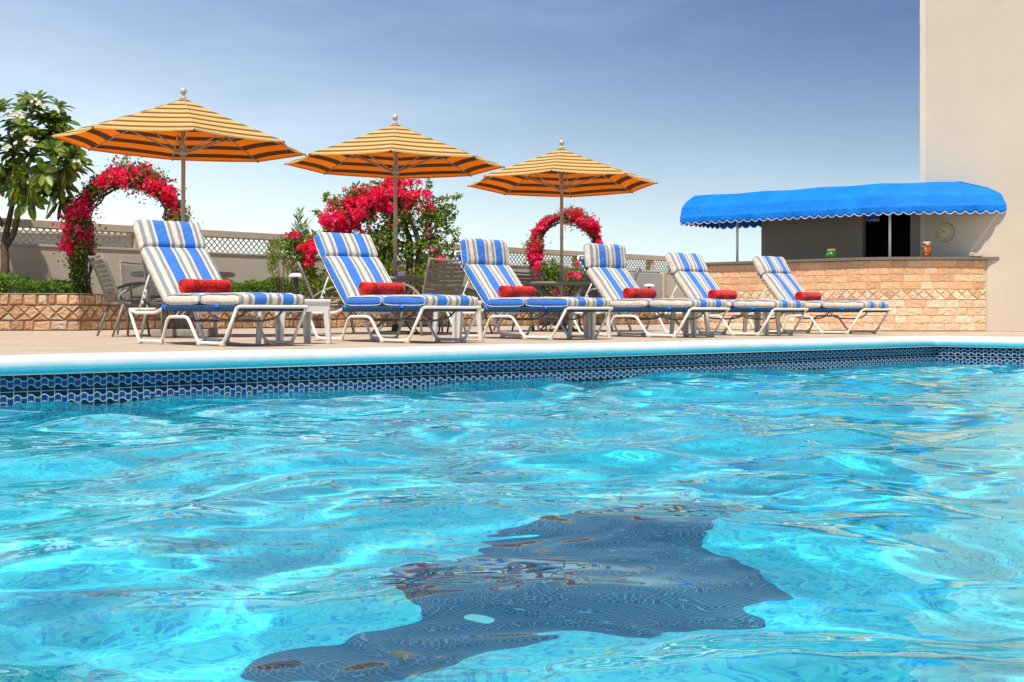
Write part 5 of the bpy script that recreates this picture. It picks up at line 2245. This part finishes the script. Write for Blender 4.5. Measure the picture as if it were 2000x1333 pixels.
# awning
def awning():
    root = thing('awning', (0, 0, 0), 0, 'bright blue fabric awning with a white edged scalloped valance over the bar', 'awning')
    F0, F1, F2 = at(1329, 21.55), at(1728, 19.33), at(1958, 19.06)
    Fm = at(1640, 19.52)
    path = []
    ctrl = [F0, at(1430, 20.97), at(1530, 20.40), at(1630, 19.83), at(1728, 19.37), at(1850, 19.18), F2 + (F2 - F1).normalized() * 0.30]
    p2 = smooth_path([(p.x, p.y) for p in ctrl], 1)
    # resample evenly
    P = [Vector((x, y, 0)) for x, y in p2]
    cum = [0]
    for a, c in zip(P, P[1:]):
        cum.append(cum[-1] + (c - a).length)
    tot = cum[-1]
    N = 200

    def pt(l):
        for i in range(len(P) - 1):
            if l <= cum[i + 1] + 1e-9:
                t = (l - cum[i]) / (cum[i + 1] - cum[i])
                return P[i].lerp(P[i + 1], t)
        return P[-1]

    def onwall(q):
        """nothing of the awning goes past the tower wall: slide it back along the cloth"""
        e_ = (Vector((q.x, q.y, 0)) - TW).dot(U) + 0.004
        if e_ > 0:
            dd = (P[-1] - P[-2]).normalized()
            q = q - dd * (e_ / dd.dot(U))
        return q

    def nrm(l):
        d = (pt(min(tot, l + 0.25)) - pt(max(0, l - 0.25))).normalized()
        return Vector((-d.y, d.x, 0))
    prof = [(0.0, 1.875), (0.045, 2.005), (0.17, 2.105), (0.45, 2.235), (0.95, 2.235), (1.18, 2.14), (1.30, 2.01), (1.34, 1.875)]
    rnd_ = random.Random(3)
    vs, fs = [], []
    n = len(prof)
    for i in range(N + 1):
        l = tot * i / N
        p, nn = pt(l), nrm(l)
        # the left end is rounded off
        sq = 1.0
        for j, (o_, z) in enumerate(prof):
            sag = 0.006 * math.sin(l * 6.2) * (1 if 0 < j < n - 1 else 0)
            q = onwall(p + nn * o_)
            vs.append((q.x, q.y, z + sag))
    for i in range(N):
        for j in range(n - 1):
            fs.append((i * n + j, (i + 1) * n + j, (i + 1) * n + j + 1, i * n + j + 1))
    # left end cap, slightly bowed
    cap = list(range(n))
    b = MB()
    b.add(vs, fs)
    cen = pt(0) + nrm(0) * 0.67
    dirl = (P[0] - P[1]).normalized()
    e_v = [vs[k] for k in range(n)]
    mid = [(v[0] * 0.5 + cen.x * 0.5 + dirl.x * 0.03, v[1] * 0.5 + cen.y * 0.5 + dirl.y * 0.03, v[2] * 0.5 + 1.88 * 0.5) for v in e_v]
    base = len(b.v)
    b.v.extend(e_v + mid + [(cen.x + dirl.x * 0.03, cen.y + dirl.y * 0.03, 1.875)])
    b.c.extend([(1, 1, 1)] * (2 * n + 1))
    for k in range(n - 1):
        b.f.append((base + k, base + k + 1, base + n + k + 1, base + n + k))
        b.f.append((base + n + k, base + n + k + 1, base + 2 * n))
        b.m.extend([0, 0])
    o = b.build('cover', 'awning_cloth', root)
    sm = o.modifiers.new('thick', 'SOLIDIFY')
    sm.thickness = 0.004

    # valance with scallops: front, back and left end
    def valance(fn, L, name, per=0.145):
        m = int(L / per) * 10
        vs, fs, line = [], [], []
        for i in range(m + 1):
            l = L * i / m
            f = (l / per) % 1.0
            sc = 0.145 - 0.036 + 0.046 * abs(math.sin(math.pi * f)) ** 0.8
            p, nn = fn(l)
            wav = 0.010 * math.sin(l * 9.0) + 0.006 * math.sin(l * 23 + 1)
            for k, t in enumerate((0, 0.33, 0.66, 1)):
                q = onwall(p - nn * (0.004 + wav * t))
                vs.append((q.x, q.y, 1.876 - sc * t))
            line.append(onwall(p - nn * (0.004 + wav)) + Vector((0, 0, 1.876 - sc)))
        for i in range(m):
            for k in range(3):
                fs.append((i * 4 + k, (i + 1) * 4 + k, (i + 1) * 4 + k + 1, i * 4 + k + 1))
        vb = MB()
        vb.add(vs, fs)
        o = vb.build(name, 'awning_cloth', root, smooth=True)
        s_ = o.modifiers.new('thick', 'SOLIDIFY')
        s_.thickness = 0.003
        tb = MB()
        tb.tube(line, 0.0065, 5)
        tb.build('edging', 'awning_trim', o, smooth=True)
    valance(lambda l: (pt(l), nrm(l)), tot, 'valance')
    valance(lambda l: (pt(l) + nrm(l) * 1.34, -nrm(l)), tot, 'valance')
    n0 = nrm(0)
    valance(lambda l: (pt(0) + n0 * l, (P[1] - P[0]).normalized()), 1.34, 'valance')
    for px, Yp in ((1440, 21.35), (1738, 19.62)):
        b = MB()
        q = at(px, Yp)
        b.tube([(q.x, q.y, 1.09), (q.x, q.y, 1.89)], 0.020, 10)
        b.build('pole', 'white_tube', root, smooth=True)
    return root


awning()

# clock on the tower wall
k = (1848 - 1000) / F
t = (k * TW.y - TW.x) / (tdir.x - k * tdir.y)
cp = TW + tdir * t
clock = thing('wall_clock', Vector((cp.x, cp.y, 1.485)) + tn * 0.0, math.atan2(tdir.y, tdir.x), 'round wall clock with cream face hanging on the tower wall above the bar', 'clock')
Mz = Matrix.Rotation(math.radians(90), 4, 'X')
b = MB()
b.lathe([(0.142, 0.0), (0.144, 0.02), (0.138, 0.034), (0.128, 0.034), (0.126, 0.022), (0.10, 0.022)], n=40)
b.v = [tuple(Mz @ Vector(v)) for v in b.v]
b.build('rim', 'clock_rim', clock, smooth=True, auto=40)
b = MB()
b.lathe([(0.126, 0.0), (0.126, 0.0235), (0.02, 0.0235)], n=40)
b.v = [tuple(Mz @ Vector(v)) for v in b.v]
face = b.build('face', 'clock_face', clock)
b = MB()
for h in range(12):
    a = math.radians(30 * h)
    c, s_ = math.cos(a), math.sin(a)
    w_, l0, l1 = 0.006, 0.088, 0.112
    vs = [(c * l0 - s_ * w_, -0.0255, s_ * l0 + c * w_), (c * l0 + s_ * w_, -0.0255, s_ * l0 - c * w_), (c * l1 + s_ * w_, -0.0255, s_ * l1 - c * w_), (c * l1 - s_ * w_, -0.0255, s_ * l1 + c * w_)]
    b.add(vs, [(0, 1, 2, 3)])
b.build('hour_marks', 'clock_black', face)
for (ang, ln, w_) in ((148, 0.058, 0.005), (168, 0.085, 0.0035)):
    b = MB()
    a = math.radians(ang)
    c, s_ = math.cos(a), math.sin(a)
    vs = [(-s_ * w_, -0.028, c * w_), (s_ * w_, -0.028, -c * w_), (c * ln + s_ * w_ * 0.5, -0.028, s_ * ln - c * w_ * 0.5), (c * ln - s_ * w_ * 0.5, -0.028, s_ * ln + c * w_ * 0.5)]
    b.add(vs, [(0, 1, 2, 3)])
    b.build('hand', 'clock_black', clock)

# things on the bar
ZC = 1.09
j = thing('glass_jar', at(1624, 19.95, ZC), 0, 'squat green glass jar with a cork lid on the bar', 'jar')
b = MB()
b.lathe([(0.05, 0), (0.078, 0.012), (0.095, 0.045), (0.092, 0.08), (0.07, 0.105), (0.055, 0.115)], n=28)
b.build('body', 'green_glass', j, smooth=True)
b = MB()
b.lathe([(0.062, 0.116), (0.068, 0.122), (0.068, 0.148), (0.060, 0.154)], n=24)
b.build('lid', 'cork', j, smooth=True, auto=40)
j = thing('candy_jar', at(1810, 19.45, ZC), 0, 'tall cylindrical jar filled with orange and red sweets on the bar', 'jar')
b = MB()
b.lathe([(0.058, 0), (0.062, 0.008), (0.062, 0.195), (0.054, 0.210)], n=28)
b.build('body', 'candy', j, smooth=True)
b = MB()
b.lathe([(0.056, 0.211), (0.058, 0.214), (0.058, 0.232), (0.050, 0.236)], n=24)
b.build('lid', 'white_plain', j, smooth=True, auto=40)
j = thing('shell_dish', at(1906, 19.25, ZC), 0.3, 'small white shell shaped dish at the tower end of the bar', 'dish')
b = MB()
b.lathe([(0.05, 0), (0.085, 0.008), (0.105, 0.026), (0.098, 0.028), (0.06, 0.014)], n=24)
b.build('dish', 'clock_face', j, smooth=True)
b = MB()
b.tube([(-0.055 + 0.035 * math.cos(a), 0, 0.034 + 0.026 * math.sin(a)) for a in np.linspace(0, 2 * math.pi, 18, endpoint=False)], 0.010, 7, closed=True)
b.build('handle', 'clock_face', j, smooth=True)

print("objects", len(bpy.data.objects))
